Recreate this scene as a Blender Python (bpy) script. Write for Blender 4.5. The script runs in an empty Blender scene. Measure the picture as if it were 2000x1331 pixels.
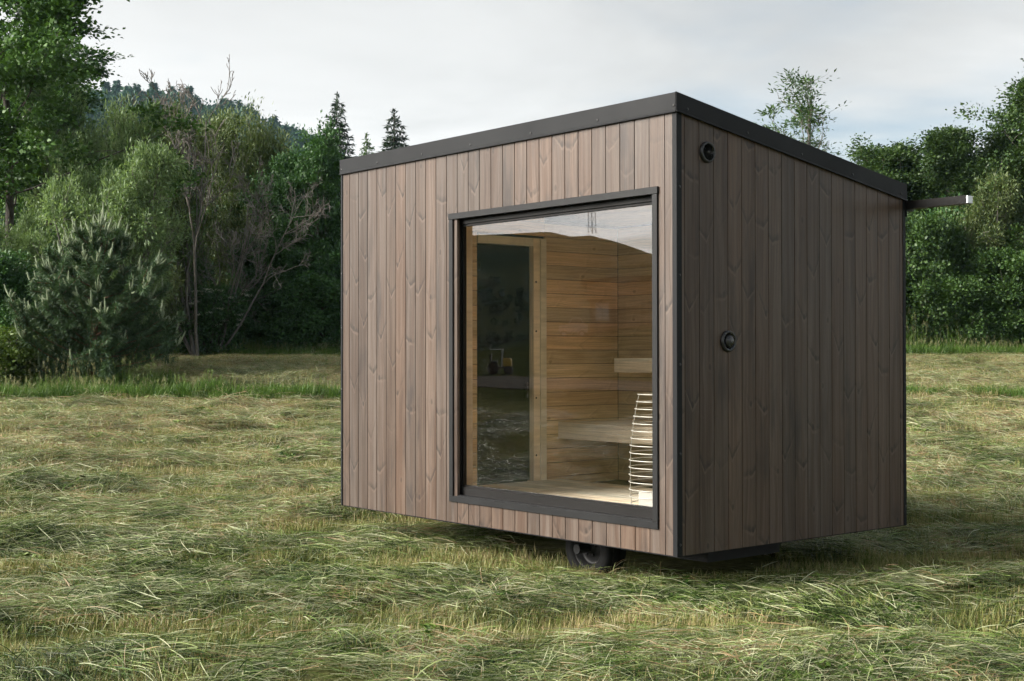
import bpy, bmesh, math, random
import numpy as np
from mathutils import Vector, Matrix

random.seed(7)
rng = np.random.default_rng(7)
scn = bpy.context.scene
COL = scn.collection
rad = math.radians

# ------------------------------------------------------------------ camera
GZ = 0.285                                   # underside of the cabin above the grass
CAM = np.array([5.11807, -5.45341, 1.10428 + GZ])
RM = np.array([[0.64132, 0.76727, -0.00116], [-0.76722, 0.6413, 0.01042], [0.00874, -0.0058, 0.99995]])
FPX = 2650.3
cam_d = bpy.data.cameras.new('camera')
cam = bpy.data.objects.new('camera', cam_d)
COL.objects.link(cam)
cam_d.sensor_width = 36.0
cam_d.lens = FPX / 2000.0 * 36.0
cam_d.clip_start = 0.05
cam_d.clip_end = 6000.0
mw = Matrix(((RM[0][0], RM[2][0], -RM[1][0], CAM[0]),
             (RM[0][1], RM[2][1], -RM[1][1], CAM[1]),
             (RM[0][2], RM[2][2], -RM[1][2], CAM[2]),
             (0, 0, 0, 1)))
cam.matrix_world = mw
scn.camera = cam

# ------------------------------------------------------------------ sky, sun, exposure
SUN_DIR = Vector((-0.45, -0.80, 0.45)).normalized()      # towards the sun
SUN_EL = math.asin(SUN_DIR.z)
world = bpy.data.worlds.new('World')
scn.world = world
world.use_nodes = True
wt = world.node_tree
wt.nodes.clear()


class NT:
    """small helper to write node trees"""
    def __init__(self, tree):
        self.t = tree

    def n(self, typ, inputs=None, **props):
        nd = self.t.nodes.new(typ)
        for k, v in props.items():
            setattr(nd, k, v)
        for k, v in (inputs or {}).items():
            sk = nd.inputs[k]
            if isinstance(v, bpy.types.NodeSocket):
                self.t.links.new(v, sk)
            else:
                sk.default_value = v
        return nd

    def math(self, op, a, b=0.0, c=None, clamp=False):
        ins = {0: a, 1: b}
        if c is not None:
            ins[2] = c
        return self.n('ShaderNodeMath', ins, operation=op, use_clamp=clamp).outputs[0]

    def mix(self, f, a, b, blend='MIX'):
        return self.n('ShaderNodeMix', {0: f, 6: a, 7: b}, data_type='RGBA', blend_type=blend).outputs[2]

    def sstep(self, v, a, b, lo=0.0, hi=1.0):
        return self.n('ShaderNodeMapRange', {0: v, 1: a, 2: b, 3: lo, 4: hi}, interpolation_type='SMOOTHSTEP').outputs[0]

    def noise(self, vec, scale, detail=3.0, rough=0.5, dist=0.0, out=0):
        return self.n('ShaderNodeTexNoise', {'Vector': vec, 'Scale': scale, 'Detail': detail, 'Roughness': rough, 'Distortion': dist}).outputs[out]

    def link(self, a, b):
        self.t.links.new(a, b)


w = NT(wt)
sky = w.n('ShaderNodeTexSky', sky_type='NISHITA', sun_disc=False)
sky.sun_elevation = SUN_EL
sky.sun_rotation = math.atan2(SUN_DIR.x, SUN_DIR.y)
sky.air_density = 1.0
sky.dust_density = 2.0
sky.ozone_density = 1.0
tc = w.n('ShaderNodeTexCoord')
sep = w.n('ShaderNodeSeparateXYZ', {0: tc.outputs['Generated']})
zz = w.math('ADD', w.math('MAXIMUM', sep.outputs[2], 0.0), 0.10)
pl = w.n('ShaderNodeCombineXYZ', {0: w.math('DIVIDE', sep.outputs[0], zz), 1: w.math('DIVIDE', sep.outputs[1], zz), 2: 0.0}).outputs[0]
n1 = w.noise(pl, 0.45, 5.0, 0.5, 0.7)
n2 = w.noise(pl, 1.3, 5.0, 0.55, 0.4)
lay = w.math('ADD', w.math('MULTIPLY', n1, 0.75), w.math('MULTIPLY', n2, 0.25))
cover = w.sstep(lay, 0.34, 0.53)
bw = w.n('ShaderNodeRGBToBW', {0: sky.outputs[0]}).outputs[0]
glow = w.math('MULTIPLY_ADD', bw, 1.9, 0.9)
shade = w.sstep(w.noise(pl, 0.6, 5.0, 0.55, 0.5), 0.3, 0.7, 0.76, 1.14)
cl = w.math('MULTIPLY', glow, shade)
ccol = w.mix(1.0, (1.03, 1.025, 1.01, 1), cl, 'MULTIPLY')
skyc = w.mix(w.math('MULTIPLY', cover, 0.95), w.mix(0.35, sky.outputs[0], (5.5, 6.2, 6.7, 1)), ccol)
bg = w.n('ShaderNodeBackground', {0: skyc, 1: 0.062})
wo = w.n('ShaderNodeOutputWorld', {0: bg.outputs[0]})

sun_l = bpy.data.lights.new('sun', 'SUN')
sun_l.energy = 5.0
sun_l.angle = rad(42)
sun_l.color = (1.0, 0.94, 0.86)
sun = bpy.data.objects.new('sun', sun_l)
COL.objects.link(sun)
sun.rotation_euler = (-SUN_DIR).to_track_quat('-Z', 'Y').to_euler()

scn.view_settings.view_transform = 'Standard'
scn.view_settings.look = 'None'
scn.view_settings.exposure = 1.15
scn.view_settings.gamma = 1.0
scn.view_settings.use_curve_mapping = False
scn.render.engine = 'CYCLES'
scn.cycles.max_bounces = 6
scn.cycles.diffuse_bounces = 2
scn.cycles.glossy_bounces = 3
scn.cycles.transmission_bounces = 4
scn.cycles.transparent_max_bounces = 8
scn.cycles.sample_clamp_indirect = 6.0
scn.cycles.use_denoising = True
scn.cycles.use_adaptive_sampling = True
scn.cycles.adaptive_threshold = 0.03

# ------------------------------------------------------------------ helpers: view frame, noise, terrain
FW = np.array([RM[1][0], RM[1][1]]); FW = FW / np.linalg.norm(FW)     # horizontal forward of the view
RT = np.array([FW[1], -FW[0]])                                          # horizontal right
HORIZON = 693.1


def uv_xy(u, v):
    return CAM[0] + RT[0] * u + FW[0] * v, CAM[1] + RT[1] * u + FW[1] * v


def xy_uv(x, y):
    dx, dy = x - CAM[0], y - CAM[1]
    return RT[0] * dx + RT[1] * dy, FW[0] * dx + FW[1] * dy


_tab = np.random.default_rng(11).random(4096)


def vnoise(x, y, s=0):
    x = np.asarray(x, float); y = np.asarray(y, float)
    xi = np.floor(x).astype(np.int64); yi = np.floor(y).astype(np.int64)
    fx = x - xi; fy = y - yi
    fx = fx * fx * (3 - 2 * fx); fy = fy * fy * (3 - 2 * fy)

    def h(a, b):
        return _tab[((a * 73856093) ^ (b * 19349663) ^ (s * 83492791)) & 4095]
    return (h(xi, yi) * (1 - fx) + h(xi + 1, yi) * fx) * (1 - fy) + (h(xi, yi + 1) * (1 - fx) + h(xi + 1, yi + 1) * fx) * fy


def fbm(x, y, s=0, o=3):
    t = 0; a = 0.5; n = 0
    for i in range(o):
        t = t + a * vnoise(x * 2 ** i, y * 2 ** i, s + i * 7); n += a; a *= 0.5
    return t / n


def interp(x, xs, ys):
    return np.interp(x, xs, ys)


def base_h(u, v):
    hv = interp(v, [-3000, 9, 13, 24, 33, 42, 60, 120, 3000], [0, 0, 0.06, 0.56, 0.98, 1.29, 1.7, 2.6, 3.0])
    s = -np.asarray(u, float)
    hs = interp(s, [-3000, 20, 45, 52, 70, 90, 130, 3000], [0, 0, 0.5, 1.0, 2.3, 3.5, 5.0, 6.0])
    k = np.clip((30 - np.asarray(v, float)) / 15.0, 0, 1)
    return hv + hs * k


def hay_amount(u, v):
    """cut hay lying in swaths: 1 = thick hay, 0 = bare stubble"""
    wob = (fbm(u * 0.16 + 3, v * 0.10, 3) - 0.5) * 2.6 + (fbm(u * 0.5, v * 0.3, 5) - 0.5) * 0.7
    sw = 0.5 + 0.5 * np.sin((v + wob) * 2 * math.pi / 1.75)
    n = fbm(u * 0.45, v * 1.1, 9, 4)
    return np.clip((sw - 0.5) * 0.95 + (n - 0.5) * 1.7 + 0.56, 0, 1)


def ground_h(u, v):
    u = np.asarray(u, float); v = np.asarray(v, float)
    a = hay_amount(u, v)
    near = np.clip((45 - v) / 10, 0, 1) * np.clip((v - 1) / 2, 0, 1) * np.clip((30 - np.abs(u)) / 6, 0, 1)
    bump = a * 0.075 + (fbm(u * 1.3, v * 2.2, 21, 3) - 0.5) * 0.19 * (0.25 + a)
    big = (fbm(u * 0.12, v * 0.14, 31, 2) - 0.5) * 0.10
    x, y = uv_xy(u, v)
    under = np.clip(1 - np.maximum(np.maximum(-3.3 - x, x - 0.1), np.maximum(-y, y - 2.1)) / 0.8, 0, 1)
    return base_h(u, v) + near * (bump + big) * (1 - under) + 0.01 * under


ABS = {}      # world position of every helper-made object (all parents unrotated unless noted)


def tag(o, label=None, cat=None, group=None, kind=None):
    if label: o['label'] = label
    if cat: o['category'] = cat
    if group: o['group'] = group
    if kind: o['kind'] = kind
    return o


def empty(name, loc, label, cat, group=None):
    o = bpy.data.objects.new(name, None)
    COL.objects.link(o)
    o.location = loc
    o.empty_display_size = 0.2
    ABS[o.name] = Vector(loc)
    return tag(o, label, cat, group)


def put(name, me, parent=None, loc=(0, 0, 0), rot=None):
    """link a mesh at a world location, under an unrotated parent"""
    o = bpy.data.objects.new(name, me)
    COL.objects.link(o)
    loc = Vector(loc)
    if parent is not None:
        o.parent = parent
        o.location = loc - ABS[parent.name]
    else:
        o.location = loc
    ABS[o.name] = loc
    if rot is not None:
        o.rotation_euler = rot
    return o


def mesh_np(name, verts, faces, mat, attrs=None, smooth=False):
    me = bpy.data.meshes.new(name)
    verts = np.asarray(verts, np.float32)
    faces = np.asarray(faces, np.int32)
    me.vertices.add(len(verts)); me.vertices.foreach_set('co', verts.ravel())
    k = faces.shape[1]
    me.loops.add(faces.size); me.loops.foreach_set('vertex_index', faces.ravel())
    me.polygons.add(len(faces))
    me.polygons.foreach_set('loop_start', np.arange(0, faces.size, k, dtype=np.int32))
    me.polygons.foreach_set('loop_total', np.full(len(faces), k, np.int32))
    if smooth:
        me.polygons.foreach_set('use_smooth', np.ones(len(faces), bool))
    for an, av in (attrs or {}).items():
        a = me.attributes.new(an, 'FLOAT', 'POINT'); a.data.foreach_set('value', np.asarray(av, np.float32))
    me.materials.append(mat)
    me.update(calc_edges=True)
    return me


class MB:
    """collects boxes, prisms, tubes, lathes into one mesh"""
    def __init__(self):
        self.bm = bmesh.new()

    def box(self, a, b):
        x0, y0, z0 = a; x1, y1, z1 = b
        vs = [self.bm.verts.new(c) for c in ((x0, y0, z0), (x1, y0, z0), (x1, y1, z0), (x0, y1, z0), (x0, y0, z1), (x1, y0, z1), (x1, y1, z1), (x0, y1, z1))]
        for f in ((3, 2, 1, 0), (4, 5, 6, 7), (0, 1, 5, 4), (1, 2, 6, 5), (2, 3, 7, 6), (3, 0, 4, 7)):
            self.bm.faces.new([vs[i] for i in f])
        return self

    def hexa(self, pts):
        vs = [self.bm.verts.new(c) for c in pts]
        for f in ((3, 2, 1, 0), (4, 5, 6, 7), (0, 1, 5, 4), (1, 2, 6, 5), (2, 3, 7, 6), (3, 0, 4, 7)):
            self.bm.faces.new([vs[i] for i in f])
        return self

    def tube(self, pts, r, n=8, caps=True, closed=False):
        pts = [Vector(p) for p in pts]
        m = len(pts)
        rs = r if isinstance(r, (list, tuple)) else [r] * m
        rings = []
        up = Vector((0, 0, 1))
        for i, p in enumerate(pts):
            if closed:
                d = (pts[(i + 1) % m] - pts[i - 1]).normalized()
            else:
                d = (pts[min(i + 1, m - 1)] - pts[max(i - 1, 0)]).normalized()
            a = d.cross(up)
            if a.length < 1e-3: a = d.cross(Vector((1, 0, 0)))
            a.normalize(); b = d.cross(a)
            rings.append([self.bm.verts.new(p + (a * math.cos(t) + b * math.sin(t)) * rs[i]) for t in [2 * math.pi * k / n for k in range(n)]])
        for i in range(m if closed else m - 1):
            A, B = rings[i], rings[(i + 1) % m]
            for k in range(n):
                self.bm.faces.new((A[k], A[(k + 1) % n], B[(k + 1) % n], B[k]))
        if caps and not closed:
            self.bm.faces.new(rings[0]); self.bm.faces.new(rings[-1][::-1])
        return self

    def lathe(self, c, axis, prof, n=32):
        """prof: list of (along axis, radius)"""
        c = Vector(c); ax = Vector(axis).normalized()
        a = ax.cross(Vector((0, 0, 1)))
        if a.length < 1e-3: a = Vector((1, 0, 0))
        a.normalize(); b = ax.cross(a)
        rings = []
        for h, r in prof:
            if r < 1e-6:
                rings.append([self.bm.verts.new(c + ax * h)])
            else:
                rings.append([self.bm.verts.new(c + ax * h + (a * math.cos(t) + b * math.sin(t)) * r) for t in [2 * math.pi * k / n for k in range(n)]])
        for A, B in zip(rings[:-1], rings[1:]):
            for k in range(n):
                k2 = (k + 1) % n
                if len(A) == 1 and len(B) == 1: continue
                if len(A) == 1: self.bm.faces.new((A[0], B[k2], B[k]))
                elif len(B) == 1: self.bm.faces.new((A[k], A[k2], B[0]))
                else: self.bm.faces.new((A[k], A[k2], B[k2], B[k]))
        return self

    def mesh(self, name, mat, bevel=0.0, seg=1, smooth=False):
        bm = self.bm
        bmesh.ops.recalc_face_normals(bm, faces=bm.faces)
        if bevel > 0:
            bmesh.ops.bevel(bm, geom=list(bm.edges), offset=bevel, segments=seg, affect='EDGES', profile=0.7)
        me = bpy.data.meshes.new(name)
        bm.to_mesh(me); bm.free()
        me.materials.append(mat)
        if smooth:
            for p in me.polygons: p.use_smooth = True
        return me

    def build(self, name, mat, parent=None, bevel=0.0, seg=1, smooth=False, loc=None):
        me = self.mesh(name, mat, bevel, seg, smooth)
        if loc is None:                                   # geometry given in world coordinates: move the origin to the base
            co = np.array([v.co[:] for v in me.vertices])
            c = (co.min(0) + co.max(0)) / 2; c[2] = co[:, 2].min()
            me.transform(Matrix.Translation(-Vector(c)))
            loc = c
        return put(name, me, parent, loc)


# ------------------------------------------------------------------ materials
def mat_new(name):
    m = bpy.data.materials.new(name); m.use_nodes = True
    t = m.node_tree
    b = t.nodes['Principled BSDF']
    return m, NT(t), b


def simple(name, col, rough=0.5, metal=0.0, spec=0.5, bump=0.0, bscale=400.0, var=0.0):
    m, t, b = mat_new(name)
    b.inputs['Roughness'].default_value = rough
    b.inputs['Metallic'].default_value = metal
    b.inputs['Specular IOR Level'].default_value = spec
    b.inputs['Base Color'].default_value = (*col, 1)
    tcn = t.n('ShaderNodeTexCoord').outputs['Object']
    if var > 0:
        nz = t.noise(tcn, 3.5, 5.0, 0.6)
        t.link(t.mix(1.0, (*col, 1), t.sstep(nz, 0.3, 0.7, 1 - var, 1 + var), 'MULTIPLY'), b.inputs['Base Color'])
        t.link(t.sstep(nz, 0.2, 0.8, rough - 0.08, rough + 0.1), b.inputs['Roughness'])
    if bump > 0:
        nb = t.noise(tcn, bscale, 2.0)
        t.link(t.n('ShaderNodeBump', {'Strength': bump, 'Distance': 0.002, 'Height': nb}).outputs[0], b.inputs['Normal'])
    return m


def stained_wood(name, dark, mid, light, rough=0.5, knots=0.42, chev=1.0, along='Z', spec=0.3):
    """boards run along local z (or x), face width along local x (or z)"""
    m, t, b = mat_new(name)
    oi = t.n('ShaderNodeObjectInfo').outputs['Random']
    sp = t.n('ShaderNodeSeparateXYZ', {0: t.n('ShaderNodeTexCoord').outputs['Object']})
    X, Y, Z = sp.outputs
    if along == 'Z': U, V, D = X, Z, Y
    elif along == 'X': U, V, D = Z, X, Y
    else: U, V, D = Z, Y, X
    off = t.math('MULTIPLY', oi, 91.7)
    Vv = t.math('ADD', V, off)
    # wander of the grain
    wv = t.n('ShaderNodeCombineXYZ', {0: off, 1: D, 2: t.math('MULTIPLY', Vv, 1.3)}).outputs[0]
    wand = t.math('MULTIPLY', t.math('SUBTRACT', t.noise(wv, 1.0, 2.0), 0.5), 0.05)
    Uw = t.math('ADD', U, wand)
    # knots
    CELL = 0.46
    vc = t.math('DIVIDE', Vv, CELL)
    cell = t.math('FLOOR', vc)
    wn = t.n('ShaderNodeTexWhiteNoise', {'W': t.math('ADD', cell, t.math('MULTIPLY', oi, 517.0))}, noise_dimensions='1D')
    r3 = t.n('ShaderNodeSeparateColor', {0: wn.outputs['Color']}).outputs
    cen = t.math('MULTIPLY', t.math('ADD', cell, t.math('MULTIPLY_ADD', r3[0], 0.5, 0.25)), CELL)
    dv = t.math('SUBTRACT', Vv, cen)
    du = t.math('SUBTRACT', U, t.math('MULTIPLY', t.math('SUBTRACT', r3[1], 0.5), 0.075))
    wob = t.math('MULTIPLY', t.math('SUBTRACT', t.noise(t.n('ShaderNodeCombineXYZ', {0: t.math('MULTIPLY', U, 55.0), 1: off, 2: t.math('MULTIPLY', Vv, 30.0)}).outputs[0], 1.0, 2.0), 0.5), 0.018)
    dv = t.math('ADD', dv, wob)
    du2 = t.math('MULTIPLY', du, du)
    dist = t.math('SQRT', t.math('ADD', du2, t.math('MULTIPLY', t.math('MULTIPLY', dv, dv), 0.35)))
    on = t.sstep(r3[2], 1 - knots, 1 - knots + 0.08)
    kn = t.math('MULTIPLY', t.sstep(dist, 0.014, 0.006), on)
    ring = t.math('MULTIPLY', t.math('SUBTRACT', t.sstep(dist, 0.024, 0.014), t.sstep(dist, 0.014, 0.009)), on)
    # V of deflected grain round the knot, wide, lopsided, different on every knot
    wn2 = t.n('ShaderNodeTexWhiteNoise', {'W': t.math('MULTIPLY_ADD', cell, 3.7, t.math('MULTIPLY', oi, 911.0))}, noise_dimensions='1D')
    q3 = t.n('ShaderNodeSeparateColor', {0: wn2.outputs['Color']}).outputs
    sk = t.math('MULTIPLY', t.math('SUBTRACT', q3[0], 0.5), 1.3)
    steep = t.math('MULTIPLY_ADD', q3[1], 1.7, 0.25)
    ww = t.math('SUBTRACT', t.math('ADD', t.math('ADD', dv, 0.02), t.math('MULTIPLY', du, sk)), t.math('MULTIPLY', t.math('ABSOLUTE', du), steep))
    spread = t.sstep(t.math('ABSOLUTE', du), 0.11, 0.02)
    amp = t.math('MULTIPLY', t.sstep(q3[2], 0.05, 0.55), t.sstep(t.noise(t.n('ShaderNodeCombineXYZ', {0: t.math('MULTIPLY', U, 30.0), 1: off, 2: t.math('MULTIPLY', Vv, 22.0)}).outputs[0], 1.0, 2.0), 0.28, 0.55))
    won = t.math('MULTIPLY', spread, amp)
    chl = t.math('MULTIPLY', t.sstep(t.math('ABSOLUTE', t.math('ADD', ww, 0.013)), 0.014, 0.0), won)
    chd = t.math('MULTIPLY', t.math('MULTIPLY', t.sstep(ww, -0.006, 0.004), t.sstep(ww, 0.050, 0.004)), won)
    # grain: long thin streaks bending round the knots
    bend = t.math('MULTIPLY', t.math('MULTIPLY', t.sstep(dist, 0.10, 0.0), du), t.math('MULTIPLY', on, -0.45))
    gU = t.math('ADD', Uw, bend)
    g1 = t.noise(t.n('ShaderNodeCombineXYZ', {0: t.math('MULTIPLY', gU, 130.0), 1: off, 2: t.math('MULTIPLY', Vv, 2.2)}).outputs[0], 1.0, 3.0, 0.6)
    g2 = t.noise(t.n('ShaderNodeCombineXYZ', {0: t.math('MULTIPLY', gU, 34.0), 1: off, 2: t.math('MULTIPLY', Vv, 0.9)}).outputs[0], 1.0, 3.0, 0.55)
    g3 = t.noise(t.n('ShaderNodeCombineXYZ', {0: t.math('MULTIPLY', U, 480.0), 1: off, 2: t.math('MULTIPLY', Vv, 40.0)}).outputs[0], 1.0, 2.0, 0.6)
    patch = t.noise(t.n('ShaderNodeCombineXYZ', {0: t.math('MULTIPLY', U, 9.0), 1: off, 2: t.math('MULTIPLY', Vv, 1.6)}).outputs[0], 1.0, 3.0, 0.55)
    c = t.mix(t.sstep(g2, 0.32, 0.68), (*mid, 1), (*light, 1))
    c = t.mix(t.sstep(patch, 0.52, 0.75, 0.0, 0.65), c, (*dark, 1))
    c = t.mix(1.0, c, t.sstep(g1, 0.25, 0.75, 0.74, 1.16), 'MULTIPLY')
    c = t.mix(1.0, c, t.sstep(g3, 0.2, 0.8, 0.88, 1.08), 'MULTIPLY')
    rw = t.n('ShaderNodeTexWhiteNoise', {'W': t.math('MULTIPLY', oi, 7919.0)}, noise_dimensions='1D')
    rb = t.n('ShaderNodeSeparateColor', {0: rw.outputs['Color']}).outputs
    tone = t.mix(rb[1], (1.06, 0.99, 0.93, 1), (0.94, 1.0, 1.06, 1))
    c = t.mix(1.0, c, tone, 'MULTIPLY')
    c = t.mix(1.0, c, t.math('MULTIPLY_ADD', rb[0], 0.32, 0.82), 'MULTIPLY')
    lt = tuple(min(1, x * 1.35) for x in light)
    dk = tuple(x * 0.45 for x in dark)
    c = t.mix(t.math('MULTIPLY', chl, 0.5 * chev), c, (*lt, 1))
    c = t.mix(t.math('MULTIPLY', chd, 0.6 * chev), c, (*dk, 1))
    c = t.mix(t.math('MULTIPLY', kn, 0.4), c, (*dk, 1))
    c = t.mix(t.math('MULTIPLY', ring, 0.12), c, (*lt, 1))
    t.link(c, b.inputs['Base Color'])
    t.link(t.sstep(g1, 0.2, 0.8, rough - 0.07, rough + 0.1), b.inputs['Roughness'])
    b.inputs['Specular IOR Level'].default_value = spec
    hgt = t.math('ADD', t.math('MULTIPLY', g1, 0.7), t.math('MULTIPLY', g3, 0.5))
    t.link(t.n('ShaderNodeBump', {'Strength': 0.25, 'Distance': 0.0015, 'Height': hgt}).outputs[0], b.inputs['Normal'])
    return m


M = {}
M['clad'] = stained_wood('stained_cladding', (0.0225, 0.0185, 0.0175), (0.064, 0.040, 0.0275), (0.096, 0.071, 0.055), 0.42, knots=0.46, chev=0.95, spec=0.24)
M['plank'] = stained_wood('sauna_plank', (0.48, 0.32, 0.17), (0.68, 0.48, 0.275), (0.76, 0.56, 0.35), 0.6, knots=0.3, chev=0.35, along='Y')
M['plankx'] = stained_wood('sauna_plank_back', (0.48, 0.32, 0.17), (0.68, 0.48, 0.275), (0.76, 0.56, 0.35), 0.6, knots=0.3, chev=0.35, along='X')
M['bench'] = stained_wood('bench_wood', (0.74, 0.63, 0.49), (0.84, 0.75, 0.61), (0.88, 0.80, 0.68), 0.55, knots=0.1, chev=0.2, along='X')
M['deck'] = stained_wood('deck_wood', (0.62, 0.54, 0.42), (0.76, 0.69, 0.56), (0.82, 0.76, 0.64), 0.6, knots=0.15, chev=0.2, along='X')
M['jamb'] = stained_wood('jamb_wood', (0.56, 0.48, 0.35), (0.70, 0.62, 0.47), (0.78, 0.70, 0.56), 0.6, knots=0.1, chev=0.2)
M['black'] = simple('dark_backing', (0.012, 0.011, 0.010), 0.9)
M['metal'] = simple('charcoal_coated_steel', (0.008, 0.0088, 0.0098), 0.48, 0.0, 0.12, 0.25, 900, 0.12)
M['casing'] = simple('charcoal_window_casing', (0.011, 0.0113, 0.0118), 0.46, 0.0, 0.15, 0.15, 900, 0.10)
M['sash'] = simple('brown_black_sash', (0.007, 0.0064, 0.006), 0.48, 0.0, 0.15, 0.2, 900, 0.1)
M['screw'] = simple('screw_black', (0.02, 0.02, 0.021), 0.35, 0.3, 0.5, var=0.1)
M['plastic'] = simple('black_plastic', (0.012, 0.012, 0.013), 0.28, 0.0, 0.5, var=0.1)
M['rubber'] = simple('tyre_rubber', (0.007, 0.007, 0.007), 0.8, 0.0, 0.15, 0.3, 80, 0.25)
M['rim'] = simple('dark_rim_steel', (0.009, 0.009, 0.0095), 0.55, 0.1, 0.25, var=0.2)
M['frame_steel'] = simple('chassis_steel', (0.012, 0.012, 0.0125), 0.6, 0.2, 0.2, var=0.25)
M['white'] = simple('white_enamel', (0.46, 0.46, 0.44), 0.4, var=0.05)
M['zinc'] = simple('galvanised', (0.52, 0.53, 0.54), 0.38, 0.6, var=0.12)
M['wire'] = simple('pale_wire', (0.50, 0.50, 0.47), 0.38, 0.3, var=0.06)
M['element'] = simple('heating_element', (0.03, 0.03, 0.033), 0.4, 0.5, var=0.1)


def glass(name, ior, tint, extra=0.0):
    m = bpy.data.materials.new(name); m.use_nodes = True
    t = NT(m.node_tree); m.node_tree.nodes.clear()
    geo = t.n('ShaderNodeNewGeometry')
    cosi = t.math('ABSOLUTE', t.n('ShaderNodeVectorMath', {0: geo.outputs['Incoming'], 1: geo.outputs['Normal']}, operation='DOT_PRODUCT').outputs['Value'])
    f0 = ((ior - 1) / (ior + 1)) ** 2                      # same reflectance from both sides of the thin pane
    fr = t.math('MULTIPLY_ADD', t.math('POWER', t.math('SUBTRACT', 1.0, cosi, clamp=True), 5.0), 1 - f0, f0)
    nz = t.noise(t.n('ShaderNodeTexCoord').outputs['Object'], 1.1, 2.0)
    bp = t.n('ShaderNodeBump', {'Strength': 0.03, 'Distance': 0.01, 'Height': nz}).outputs[0]
    gl = t.n('ShaderNodeBsdfGlossy', {'Color': (1, 1, 1, 1), 'Roughness': 0.0, 'Normal': bp})
    tr = t.n('ShaderNodeBsdfTransparent', {'Color': (*tint, 1)})
    mx = t.n('ShaderNodeMixShader', {0: fr, 1: tr.outputs[0], 2: gl.outputs[0]})
    dn = t.noise(t.n('ShaderNodeTexCoord').outputs['Object'], 5.0, 6.0, 0.7, 1.0)
    dirt = t.n('ShaderNodeMixShader', {0: t.sstep(dn, 0.5, 0.85, 0.0005, 0.012), 1: mx.outputs[0], 2: t.n('ShaderNodeBsdfDiffuse', {0: (0.6, 0.58, 0.54, 1)}).outputs[0]})
    t.n('ShaderNodeOutputMaterial', {0: dirt.outputs[0]})
    return m


M['glass'] = glass('coated_window_glass', 2.05, (0.97, 0.96, 0.93))
M['doorglass'] = glass('smoked_door_glass', 1.22, (0.07, 0.06, 0.055))


def leaf_mat(name, a, bcol, trans=0.35, rough=0.5, back=None):
    m = bpy.data.materials.new(name); m.use_nodes = True
    t = NT(m.node_tree); m.node_tree.nodes.clear()
    r = t.n('ShaderNodeAttribute', attribute_name='rnd').outputs['Fac']
    oi = t.n('ShaderNodeObjectInfo').outputs['Random']
    c = t.mix(t.sstep(r, 0.0, 1.0), (*a, 1), (*bcol, 1))
    c = t.mix(1.0, c, t.math('MULTIPLY_ADD', oi, 0.36, 0.82), 'MULTIPLY')
    if back:
        geo = t.n('ShaderNodeNewGeometry').outputs['Backfacing']
        c = t.mix(geo, c, (*back, 1))
    p = t.n('ShaderNodeBsdfPrincipled', {'Base Color': c, 'Roughness': rough, 'Specular IOR Level': 0.35})
    tl = t.n('ShaderNodeBsdfTranslucent', {'Color': t.mix(1.0, c, (1.15, 1.2, 0.6, 1), 'MULTIPLY')})
    mx = t.n('ShaderNodeMixShader', {0: trans, 1: p.outputs[0], 2: tl.outputs[0]})
    t.n('ShaderNodeOutputMaterial', {0: mx.outputs[0]})
    return m


def bark_mat(name, col):
    m, t, b = mat_new(name)
    o = t.n('ShaderNodeTexCoord').outputs['Object']
    mp = t.n('ShaderNodeMapping', {'Vector': o, 'Scale': (6, 6, 1.5)}).outputs[0]
    nz = t.noise(mp, 4.0, 5.0, 0.65)
    t.link(t.mix(1.0, (*col, 1), t.sstep(nz, 0.25, 0.75, 0.55, 1.45), 'MULTIPLY'), b.inputs['Base Color'])
    b.inputs['Roughness'].default_value = 0.9
    t.link(t.n('ShaderNodeBump', {'Strength': 0.6, 'Distance': 0.02, 'Height': nz}).outputs[0], b.inputs['Normal'])
    return m


# ------------------------------------------------------------------ ground
def ground_mat():
    m, t, b = mat_new('mown_meadow')
    geo = t.n('ShaderNodeTexCoord').outputs['Object']
    d1 = t.n('ShaderNodeVectorMath', {0: geo, 1: (RT[0], RT[1], 0)}, operation='DOT_PRODUCT').outputs['Value']
    d2 = t.n('ShaderNodeVectorMath', {0: geo, 1: (FW[0], FW[1], 0)}, operation='DOT_PRODUCT').outputs['Value']
    q = t.n('ShaderNodeCombineXYZ', {0: t.math('MULTIPLY', d1, 0.35), 1: d2, 2: 0.0}).outputs[0]
    a = t.noise(q, 0.9, 5.0, 0.6, 0.6)
    c = t.noise(q, 6.0, 5.0, 0.65, 0.4)
    f = t.noise(q, 40.0, 3.0, 0.6)
    col = t.mix(t.sstep(a, 0.35, 0.65), (0.074, 0.085, 0.026, 1), (0.13, 0.132, 0.057, 1))
    col = t.mix(t.sstep(c, 0.45, 0.75), col, (0.155, 0.148, 0.085, 1))
    col = t.mix(t.sstep(c, 0.45, 0.22), col, (0.055, 0.058, 0.020, 1))
    col = t.mix(1.0, col, t.sstep(f, 0.25, 0.75, 0.5, 1.35), 'MULTIPLY')
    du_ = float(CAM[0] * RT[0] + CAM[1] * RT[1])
    uncut = t.mix(t.sstep(c, 0.3, 0.7), (0.022, 0.032, 0.010, 1), (0.050, 0.062, 0.022, 1))  # backlit darkness put into the left meadow's colour, no uncut grass known there
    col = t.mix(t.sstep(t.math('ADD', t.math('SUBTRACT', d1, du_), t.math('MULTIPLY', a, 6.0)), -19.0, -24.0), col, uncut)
    t.link(col, b.inputs['Base Color'])
    b.inputs['Roughness'].default_value = 0.95
    b.inputs['Specular IOR Level'].default_value = 0.0
    hh = t.math('ADD', c, t.math('MULTIPLY', f, 0.4))
    t.link(t.n('ShaderNodeBump', {'Strength': 0.8, 'Distance': 0.06, 'Height': hh}).outputs[0], b.inputs['Normal'])
    return m


def spaced(segs):
    out = []
    for a, b_, st in segs:
        out.append(np.arange(a, b_, st))
    return np.concatenate(out + [np.array([segs[-1][1]])])


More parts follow.
